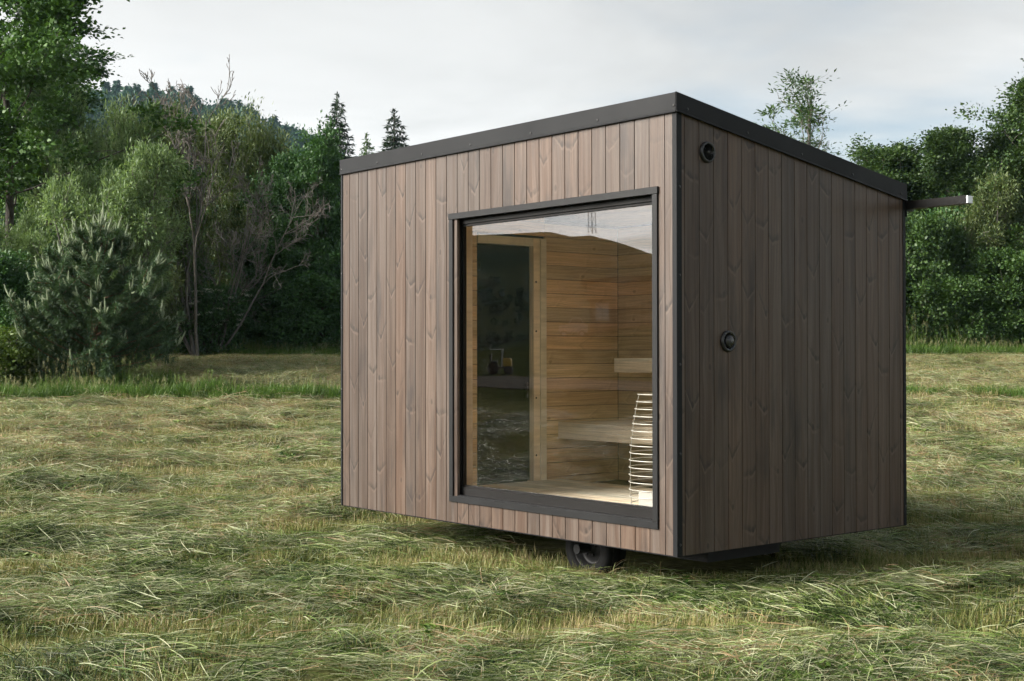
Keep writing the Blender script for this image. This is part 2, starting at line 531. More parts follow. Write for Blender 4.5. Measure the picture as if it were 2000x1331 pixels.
us = spaced([(-1500, -300, 200), (-300, -60, 15), (-60, -18, 2.0), (-18, -9, 0.4), (-9, 9, 0.11), (9, 18, 0.4), (18, 60, 3), (60, 300, 40), (300, 1500, 300)])
vs = spaced([(-1500, -300, 300), (-300, -20, 30), (-20, 3, 1.5), (3, 17, 0.09), (17, 48, 0.22), (48, 120, 4), (120, 600, 40), (600, 1500, 300)])
UU, VV = np.meshgrid(us, vs)
GX, GY = uv_xy(UU, VV)
GH = ground_h(UU, VV)
nu, nv = len(us), len(vs)
idx = np.arange(nu * nv).reshape(nv, nu)
gf = np.stack([idx[:-1, :-1], idx[:-1, 1:], idx[1:, 1:], idx[1:, :-1]], -1).reshape(-1, 4)
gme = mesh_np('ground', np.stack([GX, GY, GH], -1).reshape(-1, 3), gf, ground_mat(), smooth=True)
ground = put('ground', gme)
tag(ground, 'freshly mown meadow sloping gently up to the trees', None, kind='structure')


# ------------------------------------------------------------------ scattered blades (geometry nodes)
def scatter_tree():
    g = bpy.data.node_groups.new('scatter_pieces', 'GeometryNodeTree')
    g.interface.new_socket('Geometry', in_out='INPUT', socket_type='NodeSocketGeometry')
    g.interface.new_socket('Geometry', in_out='OUTPUT', socket_type='NodeSocketGeometry')
    N = g.nodes.new; L = g.links.new
    gi = N('NodeGroupInput'); go = N('NodeGroupOutput')

    def attr(nm, ty):
        a = N('GeometryNodeInputNamedAttribute'); a.data_type = ty; a.inputs['Name'].default_value = nm
        return a.outputs[0]
    sp = N('GeometryNodeSeparateGeometry'); sp.domain = 'POINT'
    L(gi.outputs[0], sp.inputs['Geometry']); L(attr('isp', 'BOOLEAN'), sp.inputs['Selection'])
    si = N('GeometryNodeSplitToInstances'); si.domain = 'POINT'
    L(sp.outputs[0], si.inputs['Geometry']); L(attr('pid', 'INT'), si.inputs['Group ID'])
    ip = N('GeometryNodeInstanceOnPoints')
    L(sp.outputs[1], ip.inputs['Points']); L(si.outputs[0], ip.inputs['Instance'])
    ip.inputs['Pick Instance'].default_value = True
    L(attr('pid', 'INT'), ip.inputs['Instance Index'])
    er = N('FunctionNodeEulerToRotation'); L(attr('rot', 'FLOAT_VECTOR'), er.inputs[0])
    L(er.outputs[0], ip.inputs['Rotation'])
    L(attr('scl', 'FLOAT_VECTOR'), ip.inputs['Scale'])
    L(ip.outputs[0], go.inputs[0])
    return g


SCAT = scatter_tree()


def scatter(name, protos, pos, rot, scl, pid, mat, label, cat=None, parent=None, loc=(0, 0, 0)):
    """protos: list of (verts, faces, rnd); pos/rot/scl (N,3); pid (N,)"""
    pv, pf, pr, pp = [], [], [], []
    o = 0
    for i, (v, f, r) in enumerate(protos):
        pv.append(v); pf.append(np.asarray(f) + o); pr.append(r); pp.append(np.full(len(v), i)); o += len(v)
    pv = np.concatenate(pv); pf = np.concatenate(pf); pr = np.concatenate(pr); pp = np.concatenate(pp)
    n = len(pos)
    V = np.concatenate([pv, pos]).astype(np.float32)
    me = mesh_np(name, V, pf, mat, {'rnd': np.concatenate([pr, np.zeros(n)])})

    def at(nm, ty, key, val):
        a = me.attributes.new(nm, ty, 'POINT'); a.data.foreach_set(key, val)
    at('isp', 'BOOLEAN', 'value', np.concatenate([np.ones(len(pv), bool), np.zeros(n, bool)]))
    at('pid', 'INT', 'value', np.concatenate([pp, pid]).astype(np.int32))
    at('rot', 'FLOAT_VECTOR', 'vector', np.concatenate([np.zeros((len(pv), 3)), rot]).astype(np.float32).ravel())
    at('scl', 'FLOAT_VECTOR', 'vector', np.concatenate([np.ones((len(pv), 3)), scl]).astype(np.float32).ravel())
    ob = put(name, me, parent, loc)
    md = ob.modifiers.new('scatter', 'NODES'); md.node_group = SCAT
    tag(ob, label, cat, kind='stuff')
    return ob


def blades(n, bx, by, length, az, rise, droop, width, seg=4, rr=rng, z0=0.0, curl=0.3):
    """n grass blades; rise = start pitch, droop = change of pitch along the blade; all args scalars or (n,) arrays"""
    L = np.broadcast_to(length, (n,)); az = np.broadcast_to(az, (n,)); rise = np.broadcast_to(rise, (n,)); droop = np.broadcast_to(droop, (n,))
    wd = np.broadcast_to(width, (n,)); z0 = np.broadcast_to(z0, (n,))
    P = np.zeros((n, seg + 1, 3)); P[:, 0, 0] = bx; P[:, 0, 1] = by; P[:, 0, 2] = z0
    cz = rr.normal(0, curl, n)
    for k in range(seg):
        a = az + cz * (k / seg); p = rise + droop * (k / seg)
        st = L / seg
        P[:, k + 1, 0] = P[:, k, 0] + np.cos(a) * np.cos(p) * st
        P[:, k + 1, 1] = P[:, k, 1] + np.sin(a) * np.cos(p) * st
        P[:, k + 1, 2] = P[:, k, 2] + np.sin(p) * st
    sx = -np.sin(az) ; sy = np.cos(az)
    tw = rr.uniform(-1.0, 1.0, n)
    side = np.stack([sx * np.cos(tw), sy * np.cos(tw), np.sin(tw)], -1)
    V = np.zeros((n, seg + 1, 2, 3))
    for k in range(seg + 1):
        ww = wd * (0.85 + 0.3 * math.sin(math.pi * k / seg)) * (1.0 if k < seg else 0.15)
        V[:, k, 0] = P[:, k] - side * ww[:, None] / 2
        V[:, k, 1] = P[:, k] + side * ww[:, None] / 2
    F = []
    base = (np.arange(n) * (seg + 1) * 2)[:, None]
    for k in range(seg):
        F.append(base + np.array([[2 * k, 2 * k + 1, 2 * k + 3, 2 * k + 2]]))
    r = np.repeat(rr.random(n), (seg + 1) * 2)
    return V.reshape(-1, 3), np.concatenate(F).reshape(-1, 4), r


def blade_mat(name, cols, trans=0.25, far_pale=0.0, tone=(0.8, 1.15)):
    """cols: (position, colour) ramp over the random of each blade"""
    m = bpy.data.materials.new(name); m.use_nodes = True
    t = NT(m.node_tree); m.node_tree.nodes.clear()
    r = t.n('ShaderNodeAttribute', attribute_name='rnd').outputs['Fac']
    oi = t.n('ShaderNodeObjectInfo').outputs['Random']
    P = t.n('ShaderNodeNewGeometry').outputs['Position']
    nz = t.noise(P, 0.55, 3.0, 0.6)
    nz2 = t.noise(P, 2.3, 3.0, 0.6)
    x = t.math('MULTIPLY_ADD', r, 1.05, -0.05)
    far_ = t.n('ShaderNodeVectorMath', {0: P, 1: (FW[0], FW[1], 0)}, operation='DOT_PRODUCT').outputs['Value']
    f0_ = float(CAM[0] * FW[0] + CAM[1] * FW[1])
    x = t.math('ADD', x, t.sstep(far_, f0_ + 8.0, f0_ + 19.0, 0.0, far_pale))            # paleness of the grazing view put into the blade colour, growing with distance
    x = t.math('ADD', x, t.math('MULTIPLY', t.math('SUBTRACT', nz, 0.5), 1.0))
    x = t.math('ADD', x, t.math('MULTIPLY', t.math('SUBTRACT', nz2, 0.5), 0.8))
    x = t.math('ADD', x, t.math('MULTIPLY', t.math('SUBTRACT', oi, 0.5), 0.35), clamp=True)
    ra = t.n('ShaderNodeValToRGB', {0: x})
    el = ra.color_ramp.elements
    while len(el) > 1: el.remove(el[0])
    el[0].position = cols[0][0]; el[0].color = (*cols[0][1], 1)
    for p_, c_ in cols[1:]:
        e = el.new(p_); e.color = (*c_, 1)
    c = t.mix(1.0, ra.outputs[0], t.sstep(nz2, 0.3, 0.7, *tone), 'MULTIPLY')
    p = t.n('ShaderNodeBsdfPrincipled', {'Base Color': c, 'Roughness': 0.5, 'Specular IOR Level': 0.3})
    tl = t.n('ShaderNodeBsdfTranslucent', {'Color': c})
    mx = t.n('ShaderNodeMixShader', {0: trans, 1: p.outputs[0], 2: tl.outputs[0]})
    t.n('ShaderNodeOutputMaterial', {0: mx.outputs[0]})
    return m


hay_m = blade_mat('wilted_hay', tone=(0.70, 1.2), far_pale=0.24, cols= [(0.0, (0.0122, 0.0290, 0.0032)), (0.17, (0.0456, 0.0994, 0.0103)), (0.36, (0.1301, 0.1946, 0.0381)), (0.56, (0.2602, 0.3064, 0.1188)), (0.80, (0.4066, 0.4307, 0.2693)), (0.95, (0.3903, 0.3561, 0.2297)), (1.0, (0.2684, 0.1822, 0.0950))])
stub_m = blade_mat('grass_stubble', far_pale=0.15, cols=[(0.0, (0.0633, 0.1040, 0.0132)), (0.35, (0.1623, 0.1920, 0.0441)), (0.65, (0.2732, 0.2600, 0.0955)), (1.0, (0.3326, 0.2600, 0.1323))])
tall_m = blade_mat('standing_grass', [(0.0, (0.0528, 0.1150, 0.0158)), (0.5, (0.1012, 0.1840, 0.0282)), (0.85, (0.1496, 0.2254, 0.0484)), (1.0, (0.2464, 0.2438, 0.1144))], 0.35)


def hay_proto(seed, n, sx, sy, spread, lift, lmin, lmax, wd):
    r = np.random.default_rng(seed)
    az = r.normal(0, spread, n) + (r.random(n) < 0.5) * math.pi
    L = lmin + (lmax - lmin) * r.random(n) ** 1.6
    x = r.normal(0, sx, n) - np.cos(az) * L / 2
    y = r.normal(0, sy, n) - np.sin(az) * L / 2
    rise = np.abs(r.normal(0.12, lift, n)); droop = -rise * r.uniform(0.8, 2.2, n)
    return blades(n, x, y, L, az, rise, droop, r.uniform(wd * 0.6, wd * 1.3, n), 5, r, z0=np.abs(r.normal(0, 0.028, n)) + 0.004, curl=0.16)


hay_protos = [hay_proto(100 + i, 200, 0.17, 0.13, [0.25, 0.45, 0.7, 1.1][i % 4], [0.08, 0.14, 0.22, 0.30][i % 4], 0.06, 0.29, 0.0031) for i in range(8)]
# loose tufts and stragglers that stand out of the mat
hay_protos += [hay_proto(140 + i, 110, 0.08, 0.08, 0.9, 0.55, 0.06, 0.22, 0.0036) for i in range(4)]
hay_protos += [hay_proto(150 + i, 26, 0.2, 0.2, 1.4, 0.30, 0.10, 0.36, 0.0028) for i in range(3)]


def weed_proto(seed):
    r = np.random.default_rng(seed)
    V, F, Q = [], [], []
    o_ = 0
    for k in range(9):
        cx_, cy_ = r.normal(0, 0.09, 2)
        n_ = 5
        v_, f_, q_ = blades(n_, cx_ + r.normal(0, .006, n_), cy_ + r.normal(0, .006, n_), r.uniform(0.025, 0.05, n_), r.uniform(0, 6.28, n_), r.uniform(0.1, 0.7, n_), -0.5, r.uniform(0.014, 0.022, n_), 2, r, z0=r.uniform(0.03, 0.075))
        V.append(v_); F.append(f_ + o_); Q.append(q_ * 0.3 + 0.05); o_ += len(v_)
    return np.concatenate(V), np.concatenate(F), np.concatenate(Q)


hay_protos += [weed_proto(170 + i) for i in range(2)]


def stub_proto(seed, n=230):
    r = np.random.default_rng(seed)
    return blades(n, r.uniform(-0.2, 0.2, n), r.uniform(-0.2, 0.2, n), r.uniform(0.035, 0.10, n), r.uniform(0, 6.28, n), r.normal(1.25, 0.22, n), r.normal(-0.3, 0.3, n), r.uniform(0.003, 0.0052, n), 2, r)


def tall_proto(seed, n=46, h=0.5, heads=4):
    r = np.random.default_rng(seed)
    v, f, q = blades(n, r.normal(0, 0.10, n), r.normal(0, 0.10, n), r.uniform(0.5, 1.0, n) * h, r.uniform(0, 6.28, n), r.normal(1.42, 0.12, n), r.normal(-0.5, 0.35, n), r.uniform(0.006, 0.011, n), 4, r)
    V, F, Q = [v], [f], [q * 0.8]
    o = len(v)
    for i in range(heads):                                  # seed heads
        hx, hy, hh = r.normal(0, 0.1), r.normal(0, 0.1), h * r.uniform(1.0, 1.35)
        v, f, q = blades(1, hx, hy, hh, r.uniform(0, 6.28), 1.5, -0.15, 0.004, 3, r)
        tip = v[-1]
        V.append(v); F.append(f + o); Q.append(q * 0 + 0.95); o += len(v)
        k = 12
        v, f, q = blades(k, tip[0] + r.normal(0, .008, k), tip[1] + r.normal(0, .008, k), 0.045, r.uniform(0, 6.28, k), 1.0, 0.2, 0.010, 1, r, z0=tip[2] - r.uniform(0, 0.10, k))
        V.append(v); F.append(f + o); Q.append(q * 0 + 1.0); o += len(v)
    return np.concatenate(V), np.concatenate(F), np.concatenate(Q)


def sample_field(dens, v0, v1, margin=1.6, left=15.0):
    """random points in the view wedge, density dens(v) per square metre"""
    U, W = [], []
    edges = np.arange(v0, v1, 0.5)
    for a in edges:
        half = 0.385 * (a + 0.5) + margin
        lf_ = half + (left - margin if a < 15 else 0)
        k = rng.poisson(dens(a + 0.25) * 0.5 * (half + lf_))
        U.append(rng.uniform(-lf_, half, k)); W.append(rng.uniform(a, a + 0.5, k))
    return np.concatenate(U), np.concatenate(W)


VIEW_ANG = math.atan2(RT[1], RT[0])


def inside_cabin_core(u, v):
    x, y = uv_xy(u, v)
    return (x > -2.9) & (x < -0.35) & (y > 0.5) & (y < 1.9)


def place(U, W, zoff=0.0):
    X, Y = uv_xy(U, W)
    return np.stack([X, Y, ground_h(U, W) + zoff], -1)


def slope_rot(U, W, az, jit):
    e = 0.12
    hu = (ground_h(U + e, W) - ground_h(U - e, W)) / (2 * e)
    hw = (ground_h(U, W + e) - ground_h(U, W - e)) / (2 * e)
    # local x axis points along az (in the u,v frame)
    ca, sa = np.cos(az), np.sin(az)
    along = hu * ca + hw * sa; across = -hu * sa + hw * ca
    return np.stack([np.arctan(across) + rng.normal(0, jit, len(U)), -np.arctan(along) + rng.normal(0, jit, len(U)), az + VIEW_ANG], -1)


# hay: thick where hay_amount is high
EDGE_NEAR, EDGE_FAR = 24.0, 42.0
fs = lambda v: np.clip(0.80 + (v - 6) * 0.032, 0.78, 1.8)
U, W = sample_field(lambda v: 38 / fs(v) ** 2, 4.2, EDGE_FAR + 0.6)
am = hay_amount(U, W)
keep = (rng.random(len(U)) < np.clip((am - 0.42 + 0.20 * np.clip((W - 12) / 6, 0, 1)) / 0.28, 0.012, 1)) & ~inside_cabin_core(U, W)
strip = (np.abs(W - EDGE_NEAR) < 0.45) & (rng.random(len(U)) < 0.8)
keep &= ~strip
U, W, am = U[keep], W[keep], am[keep]
az = (fbm(U * 0.55, W * 0.9, 41, 3) - 0.5) * 5.0 + rng.normal(0, 0.55, len(U)) + (rng.random(len(U)) < 0.5) * math.pi
s_ = fs(W) * rng.uniform(0.8, 1.25, len(U))
tuft = rng.random(len(U)) < 0.07
pid = np.where(tuft, rng.integers(8, 12, len(U)), rng.integers(0, 8, len(U)))
strag = rng.random(len(U)) < 0.06
pid = np.where(strag, rng.integers(12, 15, len(U)), pid)
pid = np.where(rng.random(len(U)) < 0.05, rng.integers(15, 17, len(U)), pid)
far_flat = np.clip(1.15 - W / 60, 0.55, 1)
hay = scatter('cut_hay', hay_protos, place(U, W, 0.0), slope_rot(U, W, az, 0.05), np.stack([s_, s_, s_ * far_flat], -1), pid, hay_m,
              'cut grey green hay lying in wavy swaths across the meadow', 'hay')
# stubble between the swaths
U, W = sample_field(lambda v: 34 / fs(v) ** 2, 4.2, EDGE_FAR + 0.5)
am = hay_amount(U, W)
keep = (rng.random(len(U)) < np.clip(1.65 - am * 1.9 - 0.35 * np.clip((W - 12) / 6, 0, 1), 0.22, 1)) & ~inside_cabin_core(U, W)
U, W = U[keep], W[keep]
s_ = fs(W) * rng.uniform(0.8, 1.25, len(U))
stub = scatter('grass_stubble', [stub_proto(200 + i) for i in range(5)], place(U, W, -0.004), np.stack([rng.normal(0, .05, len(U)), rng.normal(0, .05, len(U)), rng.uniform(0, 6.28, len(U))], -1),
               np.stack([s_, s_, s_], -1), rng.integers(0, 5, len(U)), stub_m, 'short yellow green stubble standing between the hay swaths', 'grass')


# standing strips of uncut grass
def strip_pts(n, v0, v1, umin, umax):
    return rng.uniform(umin, umax, n), rng.uniform(v0, v1, n)


tp = [tall_proto(300 + i, 46, 0.36, 1) for i in range(3)] + [tall_proto(310 + i, 46, 0.62, 5) for i in range(3)]
U1, W1 = strip_pts(1500, EDGE_NEAR - 0.35, EDGE_NEAR + 0.35, -10.5, 10.8)
W1 = W1 + (fbm(U1 * 0.3, U1 * 0, 51, 2) - 0.5) * 0.5
k1 = rng.random(len(U1)) < np.where(U1 < -3, 1.0, 0.75)
U1, W1 = U1[k1], W1[k1]
s1 = rng.uniform(0.55, 1.0, len(U1)) * np.where(U1 > 0, 0.75, np.where(U1 < -6, 1.05, 1.05))
p1 = rng.integers(0, 3, len(U1))
U2, W2 = strip_pts(3400, EDGE_FAR - 1.0, EDGE_FAR + 1.8, -19, 19.5)
s2 = rng.uniform(0.75, 1.3, len(U2)) * (0.85 + 0.5 * np.clip((W2 - EDGE_FAR) / 1.5, 0, 1)) * np.where(U2 < 0, 1.0, 1.25)
p2 = np.where(W2 < EDGE_FAR + 0.8, rng.integers(0, 3, len(U2)), rng.integers(2, 6, len(U2)))
# around the foot of the young pine
U3, W3 = strip_pts(420, EDGE_NEAR + 0.2, EDGE_NEAR + 2.2, -10.6, -6.2)
s3 = rng.uniform(0.6, 1.0, len(U3)); p3 = rng.integers(0, 4, len(U3))
U = np.concatenate([U1, U2, U3]); W = np.concatenate([W1, W2, W3]); s_ = np.concatenate([s1, s2, s3])
tall = scatter('standing_grass', tp, place(U, W, -0.01), np.stack([rng.normal(0, .07, len(U)), rng.normal(0, .07, len(U)), rng.uniform(0, 6.28, len(U))], -1),
               np.stack([s_, s_, s_], -1), np.concatenate([p1, p2, p3]), tall_m, 'bright green uncut grass left standing along the meadow edges', 'grass')

# ------------------------------------------------------------------ sauna cabin on its trailer
Z = GZ
W_, D_ = 3.36, 2.148
HF, HB = 2.542 + Z, 2.2075 + Z        # roof heights front / back
FH = 0.104                            # fascia height
slope = (HB - HF) / D_


def roof_z(y):
    return HF + slope * y


cabin = empty('sauna_cabin', (-W_ / 2, D_ / 2, 0.0), 'dark stained timber sauna cabin on wheels with large picture window', 'cabin')


def frustum_board(name, w, h, t, mat, axis='front'):
    """a board with eased edges, origin at its lower end; width along x, face towards -y"""
    e = 0.0022
    mb = MB()
    x0, x1 = -w / 2, w / 2
    prof = [(x0, t), (x0, e), (x0 + e, 0), (x1 - e, 0), (x1, e), (x1, t)]
    lo = [mb.bm.verts.new((x, y, 0)) for x, y in prof]; hi = [mb.bm.verts.new((x, y, h)) for x, y in prof]
    n = len(prof)
    for k in range(n):
        mb.bm.faces.new((lo[k], lo[(k + 1) % n], hi[(k + 1) % n], hi[k]))
    mb.bm.faces.new(lo[::-1]); mb.bm.faces.new(hi)
    return mb.mesh(name, mat)


_bcache = {}


def board_mesh(w, h, t=0.020, mat='clad'):
    k = (round(w, 4), round(h, 4), t, mat)
    if k not in _bcache:
        _bcache[k] = frustum_board('board', w, h, t, M[mat])
    return _bcache[k]


WL, WR, WB, WT = -2.044, -0.137, 0.135 + Z, 2.038 + Z      # outside of the window casing
BP, GAP = 0.1174, 0.0034
# front wall -----------------------------------------------------------------
mb = MB()                       # backing with the window hole
y0, y1 = 0.016, 0.045
mb.box((-W_ + 0.005, y0, Z + 0.01), (WL + 0.03, y1, HF - 0.02))
mb.box((WR - 0.03, y0, Z + 0.01), (-0.005, y1, HF - 0.02))
mb.box((WL + 0.03, y0, Z + 0.01), (WR - 0.03, y1, WB + 0.03))
mb.box((WL + 0.03, y0, WT - 0.03), (WR - 0.03, y1, HF - 0.02))
fwall = mb.build('cladding_wall', M['black'], cabin)
fwall['label'] = 'paler cladding with the picture window'
xs = [-W_ + 0.012, -3.259] + [-3.259 + BP * (i + 1) for i in range(27)] + [-0.026]
for a, b_ in zip(xs[:-1], xs[1:]):
    wd = b_ - a - GAP
    if wd < 0.01: continue
    cx = (a + b_) / 2
    top = HF - 0.03
    if a < WR - 0.02 < b_ and b_ > WR + 0.02:            # notched round the window corner
        x0_, x1_ = a + GAP / 2, b_ - GAP / 2
        nb_ = MB().box((x0_ - cx, 0, 0), (x1_ - cx, 0.02, WB + 0.018 - Z)).box((WR - 0.012 - cx, 0, WB + 0.018 - Z), (x1_ - cx, 0.02, WT - 0.018 - Z)).box((x0_ - cx, 0, WT - 0.018 - Z), (x1_ - cx, 0.02, top - Z))
        bmesh.ops.remove_doubles(nb_.bm, verts=nb_.bm.verts, dist=1e-5)
        put('board', nb_.mesh('board', M['clad']), fwall, (cx, 0, Z))
    elif a > WL - 0.02 and b_ < WR + 0.035:
        put('board', board_mesh(wd, WB + 0.018 - Z), fwall, (cx, 0, Z))
        put('board', board_mesh(wd, top - WT + 0.018), fwall, (cx, 0, WT - 0.018))
    else:
        put('board', board_mesh(wd, top - Z), fwall, (cx, 0, Z))
# side wall ------------------------------------------------------------------
mb = MB()
mb.hexa([(-0.045, 0.03, Z + 0.01), (-0.016, 0.03, Z + 0.01), (-0.016, D_ - 0.03, Z + 0.01), (-0.045, D_ - 0.03, Z + 0.01),
         (-0.045, 0.03, roof_z(0.03) - 0.02), (-0.016, 0.03, roof_z(0.03) - 0.02), (-0.016, D_ - 0.03, roof_z(D_) - 0.02), (-0.045, D_ - 0.03, roof_z(D_) - 0.02)])
swall = mb.build('cladding_wall', M['black'], cabin)
swall['label'] = 'darker shaded cladding with the two round vents'
BPs = 0.1193
ys = [0.028, 0.065] + [0.065 + BPs * (i + 1) for i in range(17)] + [D_ - 0.008]
for a, b_ in zip(ys[:-1], ys[1:]):
    wd = b_ - a - GAP
    o = put('board', board_mesh(wd, roof_z(b_) - 0.03 - Z), swall, (0, (a + b_) / 2, Z), (0, 0, rad(90)))
# left and back walls (out of sight from here)
mb = MB().hexa([(-W_, 0.02, Z), (-W_ + 0.03, 0.02, Z), (-W_ + 0.03, D_, Z), (-W_, D_, Z), (-W_, 0.02, HF - .03), (-W_ + 0.03, 0.02, HF - .03), (-W_ + 0.03, D_, HB - .03), (-W_, D_, HB - .03)])
lwall = mb.build('cladding_wall', M['black'], cabin)
bwall = MB().box((-W_ + 0.03, D_ - 0.045, Z), (-0.03, D_ - 0.016, HB - 0.03)).build('cladding_wall', M['black'], cabin)
for i in range(28):
    x = -W_ + 0.06 + i * 0.1174
    put('board', board_mesh(0.114, HB - 0.05 - Z), bwall, (x, D_, Z), (0, 0, rad(180)))
for i in range(17):
    y = 0.09 + i * 0.1193
    put('board', board_mesh(0.1159, roof_z(y + 0.06) - 0.03 - Z), lwall, (-W_ - 0.004, y, Z), (0, 0, rad(-90)))
# drip rails under the boards
MB().box((-W_ + 0.004, 0.004, Z - 0.006), (-0.004, 0.03, Z - 0.0005)).build('drip_rail', M['metal'], cabin)
MB().box((-0.03, 0.032, Z - 0.006), (-0.004, D_ - 0.004, Z - 0.0005)).build('drip_rail', M['metal'], cabin)

# roof and fascia -------------------------------------------------------------
ov = 0.012
mb = MB().hexa([(-W_ - .004, -.004, HF - 0.045), (.004, -.004, HF - 0.045), (.004, D_ + .004, HB - 0.045), (-W_ - .004, D_ + .004, HB - 0.045),
                (-W_ - .004, -.004, HF - 0.006), (.004, -.004, HF - 0.006), (.004, D_ + .004, HB - 0.006), (-W_ - .004, D_ + .004, HB - 0.006)])
roof = mb.build('roof', M['metal'], cabin)
screw_me = MB().lathe((0, 0, 0), (0, -1, 0), [(0, 0.0075), (0.002, 0.0075), (0.0035, 0.0055), (0.0045, 0.0)], 10).mesh('screw', M['screw'], smooth=True)


def fascia_front(y_out, y_in, zt, x0, x1):
    mb = MB()
    s = 1 if y_in > y_out else -1
    mb.box((x0, min(y_out, y_in), zt - FH), (x1, max(y_out, y_in), zt))
    # folded drip lip
    a, b_ = y_out - s * 0.008, y_out + s * 0.004
    mb.hexa([(x0, a, zt - FH - 0.006), (x1, a, zt - FH - 0.006), (x1, b_, zt - FH - 0.006), (x0, b_, zt - FH - 0.006),
             (x0, y_out - s * 0.001, zt - FH + 0.006), (x1, y_out - s * 0.001, zt - FH + 0.006), (x1, b_, zt - FH + 0.006), (x0, b_, zt - FH + 0.006)])
    return mb


ff = fascia_front(-ov, -0.002, HF, -W_ - ov, ov - 0.0015).build('fascia', M['metal'], cabin, bevel=0.001)
for x in (-3.349, -2.881, -2.345, -1.81, -1.21, -0.613, -0.007):
    put('screw', screw_me, ff, (x, -ov, 2.469 + Z))


def fascia_side(x_out, x_in):
    mb = MB()
    a, b_ = -ov, D_ + ov
    za, zb = roof_z(a), roof_z(b_)
    xa, xb = min(x_out, x_in), max(x_out, x_in)
    mb.hexa([(xa, a, za - FH), (xb, a, za - FH), (xb, b_, zb - FH), (xa, b_, zb - FH), (xa, a, za), (xb, a, za), (xb, b_, zb), (xa, b_, zb)])
    s = 1 if x_out > x_in else -1
    p, q = sorted((x_out - s * 0.004, x_out + s * 0.008))
    r_, t_ = sorted((x_out - s * 0.004, x_out + s * 0.001))
    mb.hexa([(p, a, za - FH - .006), (q, a, za - FH - .006), (q, b_, zb - FH - .006), (p, b_, zb - FH - .006), (r_, a, za - FH + .006), (t_, a, za - FH + .006), (t_, b_, zb - FH + .006), (r_, b_, zb - FH + .006)])
    return mb


fs_ = fascia_side(ov, 0.002).build('fascia', M['metal'], cabin, bevel=0.001)
fl_ = fascia_side(-W_ - ov - 0.0015, -W_ - 0.006).build('fascia', M['metal'], cabin)
fb_ = fascia_front(D_ + ov, D_ + 0.002, HB, -W_ - ov + .012, ov - .012).build('fascia', M['metal'], cabin)
for y in (0.077, 0.581, 1.075, 1.575, 2.093):
    put('screw', screw_me, fs_, (ov, y, roof_z(y) - 0.074), (0, 0, rad(90)))
# corner trims
ct = MB()
ct.box((-0.028, -0.004, Z - 0.004), (0.004, 0.0, HF - 0.06)).box((0.0, 0.0, Z - 0.004), (0.004, 0.038, HF - 0.06))
ct.box((-0.028, 0.0, Z - 0.004), (-0.0245, 0.012, HF - 0.06)).box((-0.006, 0.0355, Z - 0.004), (0.0, 0.038, HF - 0.06))
ctr = ct.build('corner_trim', M['metal'], cabin)
for z in (2.025, 1.539, 1.05, 0.56, 0.062):
    put('screw', screw_me, ctr, (0.004, 0.020, z + Z), (0, 0, rad(90)))
ct = MB().box((-W_ - 0.006, -0.004, Z - 0.004), (-W_ + 0.010, 0.0, HF - 0.06)).box((-W_ - 0.010, -0.004, Z - 0.004), (-W_ - 0.006, 0.045, HF - 0.06))
ctl = ct.build('corner_trim', M['metal'], cabin)
for z in (2.1, 1.70, 1.30, 0.85, 0.40, 0.12):
    put('screw', screw_me, ctl, (-W_ + 0.001, -0.004, z + Z))
ct = MB().box((0.0, D_ - 0.024, Z - 0.004), (0.004, D_ + 0.004, HB - 0.06)).box((-0.03, D_ + 0.002, Z - 0.004), (0.0, D_ + 0.006, HB - 0.06))
ctb = ct.build('corner_trim', M['metal'], cabin)
for z in (1.72, 1.28, 0.92, 0.56, 0.12):
    put('screw', screw_me, ctb, (0.004, D_ - 0.010, z + Z), (0, 0, rad(90)))

# rain spout at the low eave --------------------------------------------------
zc = 2.075 + Z
sp = MB()
t0 = 0.0025
sx0, sx1, sy0, sy1, sz0, sz1 = -W_, 0.435, D_ + 0.014, D_ + 0.074, zc - 0.028, zc + 0.024
sp.box((sx0, sy0, sz0), (sx1, sy0 + t0, sz1)).box((sx0, sy1 - t0, sz0), (sx1, sy1, sz1)).box((sx0, sy0 + t0, sz0), (sx1, sy1 - t0, sz0 + t0)).box((sx0, sy0 + t0, sz1 - t0), (sx1, sy1 - t0, sz1))
spout = sp.build('rain_spout', M['sash'], cabin)
ec = MB().box((sx1 + 0.0005, sy0 + 0.003, sz0 + 0.003), (sx1 + 0.012, sy1 - 0.003, sz1 - 0.003)).build('end_cap', M['zinc'], spout)
ec['label'] = 'bright pale end of the spout'
MB().box((-0.012, D_ + 0.008, sz0 - 0.05), (0.010, D_ + 0.0135, sz1 + 0.01)).box((-0.012, D_ + 0.0135, sz0 - 0.012), (0.010, D_ + 0.088, sz0 - 0.002)).build('bracket', M['metal'], spout)

# round vents -----------------------------------------------------------------
vy, vz = 0.245, 2.235 + Z
vent = MB().lathe((0, vy, vz), (1, 0, 0), [(0.001, 0.060), (0.010, 0.060), (0.017, 0.056), (0.019, 0.050), (0.016, 0.045), (0.006, 0.043), (0.004, 0.0)], 40).build('air_vent', M['plastic'], cabin, smooth=True)
vent['label'] = 'round black vent with a swirl of curved fins under the roof'
for k in range(14):
    a0 = 2 * math.pi * k / 14
    mb = MB()
    A, B = [], []
    for i in range(6):
        r_ = 0.010 + 0.034 * i / 5; a = a0 + 0.75 * (i / 5)
        for lst, dx, da in ((A, 0.009, 0.0), (B, 0.0195, 0.20)):
            lst.append(mb.bm.verts.new((dx, vy + r_ * math.cos(a + da), vz + r_ * math.sin(a + da))))
    for i in range(5):
        mb.bm.faces.new((A[i], A[i + 1], B[i + 1], B[i]))
    fin = mb.build('fin', M['metal'], vent)
    md = fin.modifiers.new('thick', 'SOLIDIFY'); md.thickness = 0.0016
MB().lathe((0, vy, vz), (1, 0, 0), [(0.006, 0.012), (0.018, 0.011), (0.019, 0.0)], 20).build('hub', M['plastic'], vent, smooth=True)
vy, vz = 0.417, 1.179 + Z
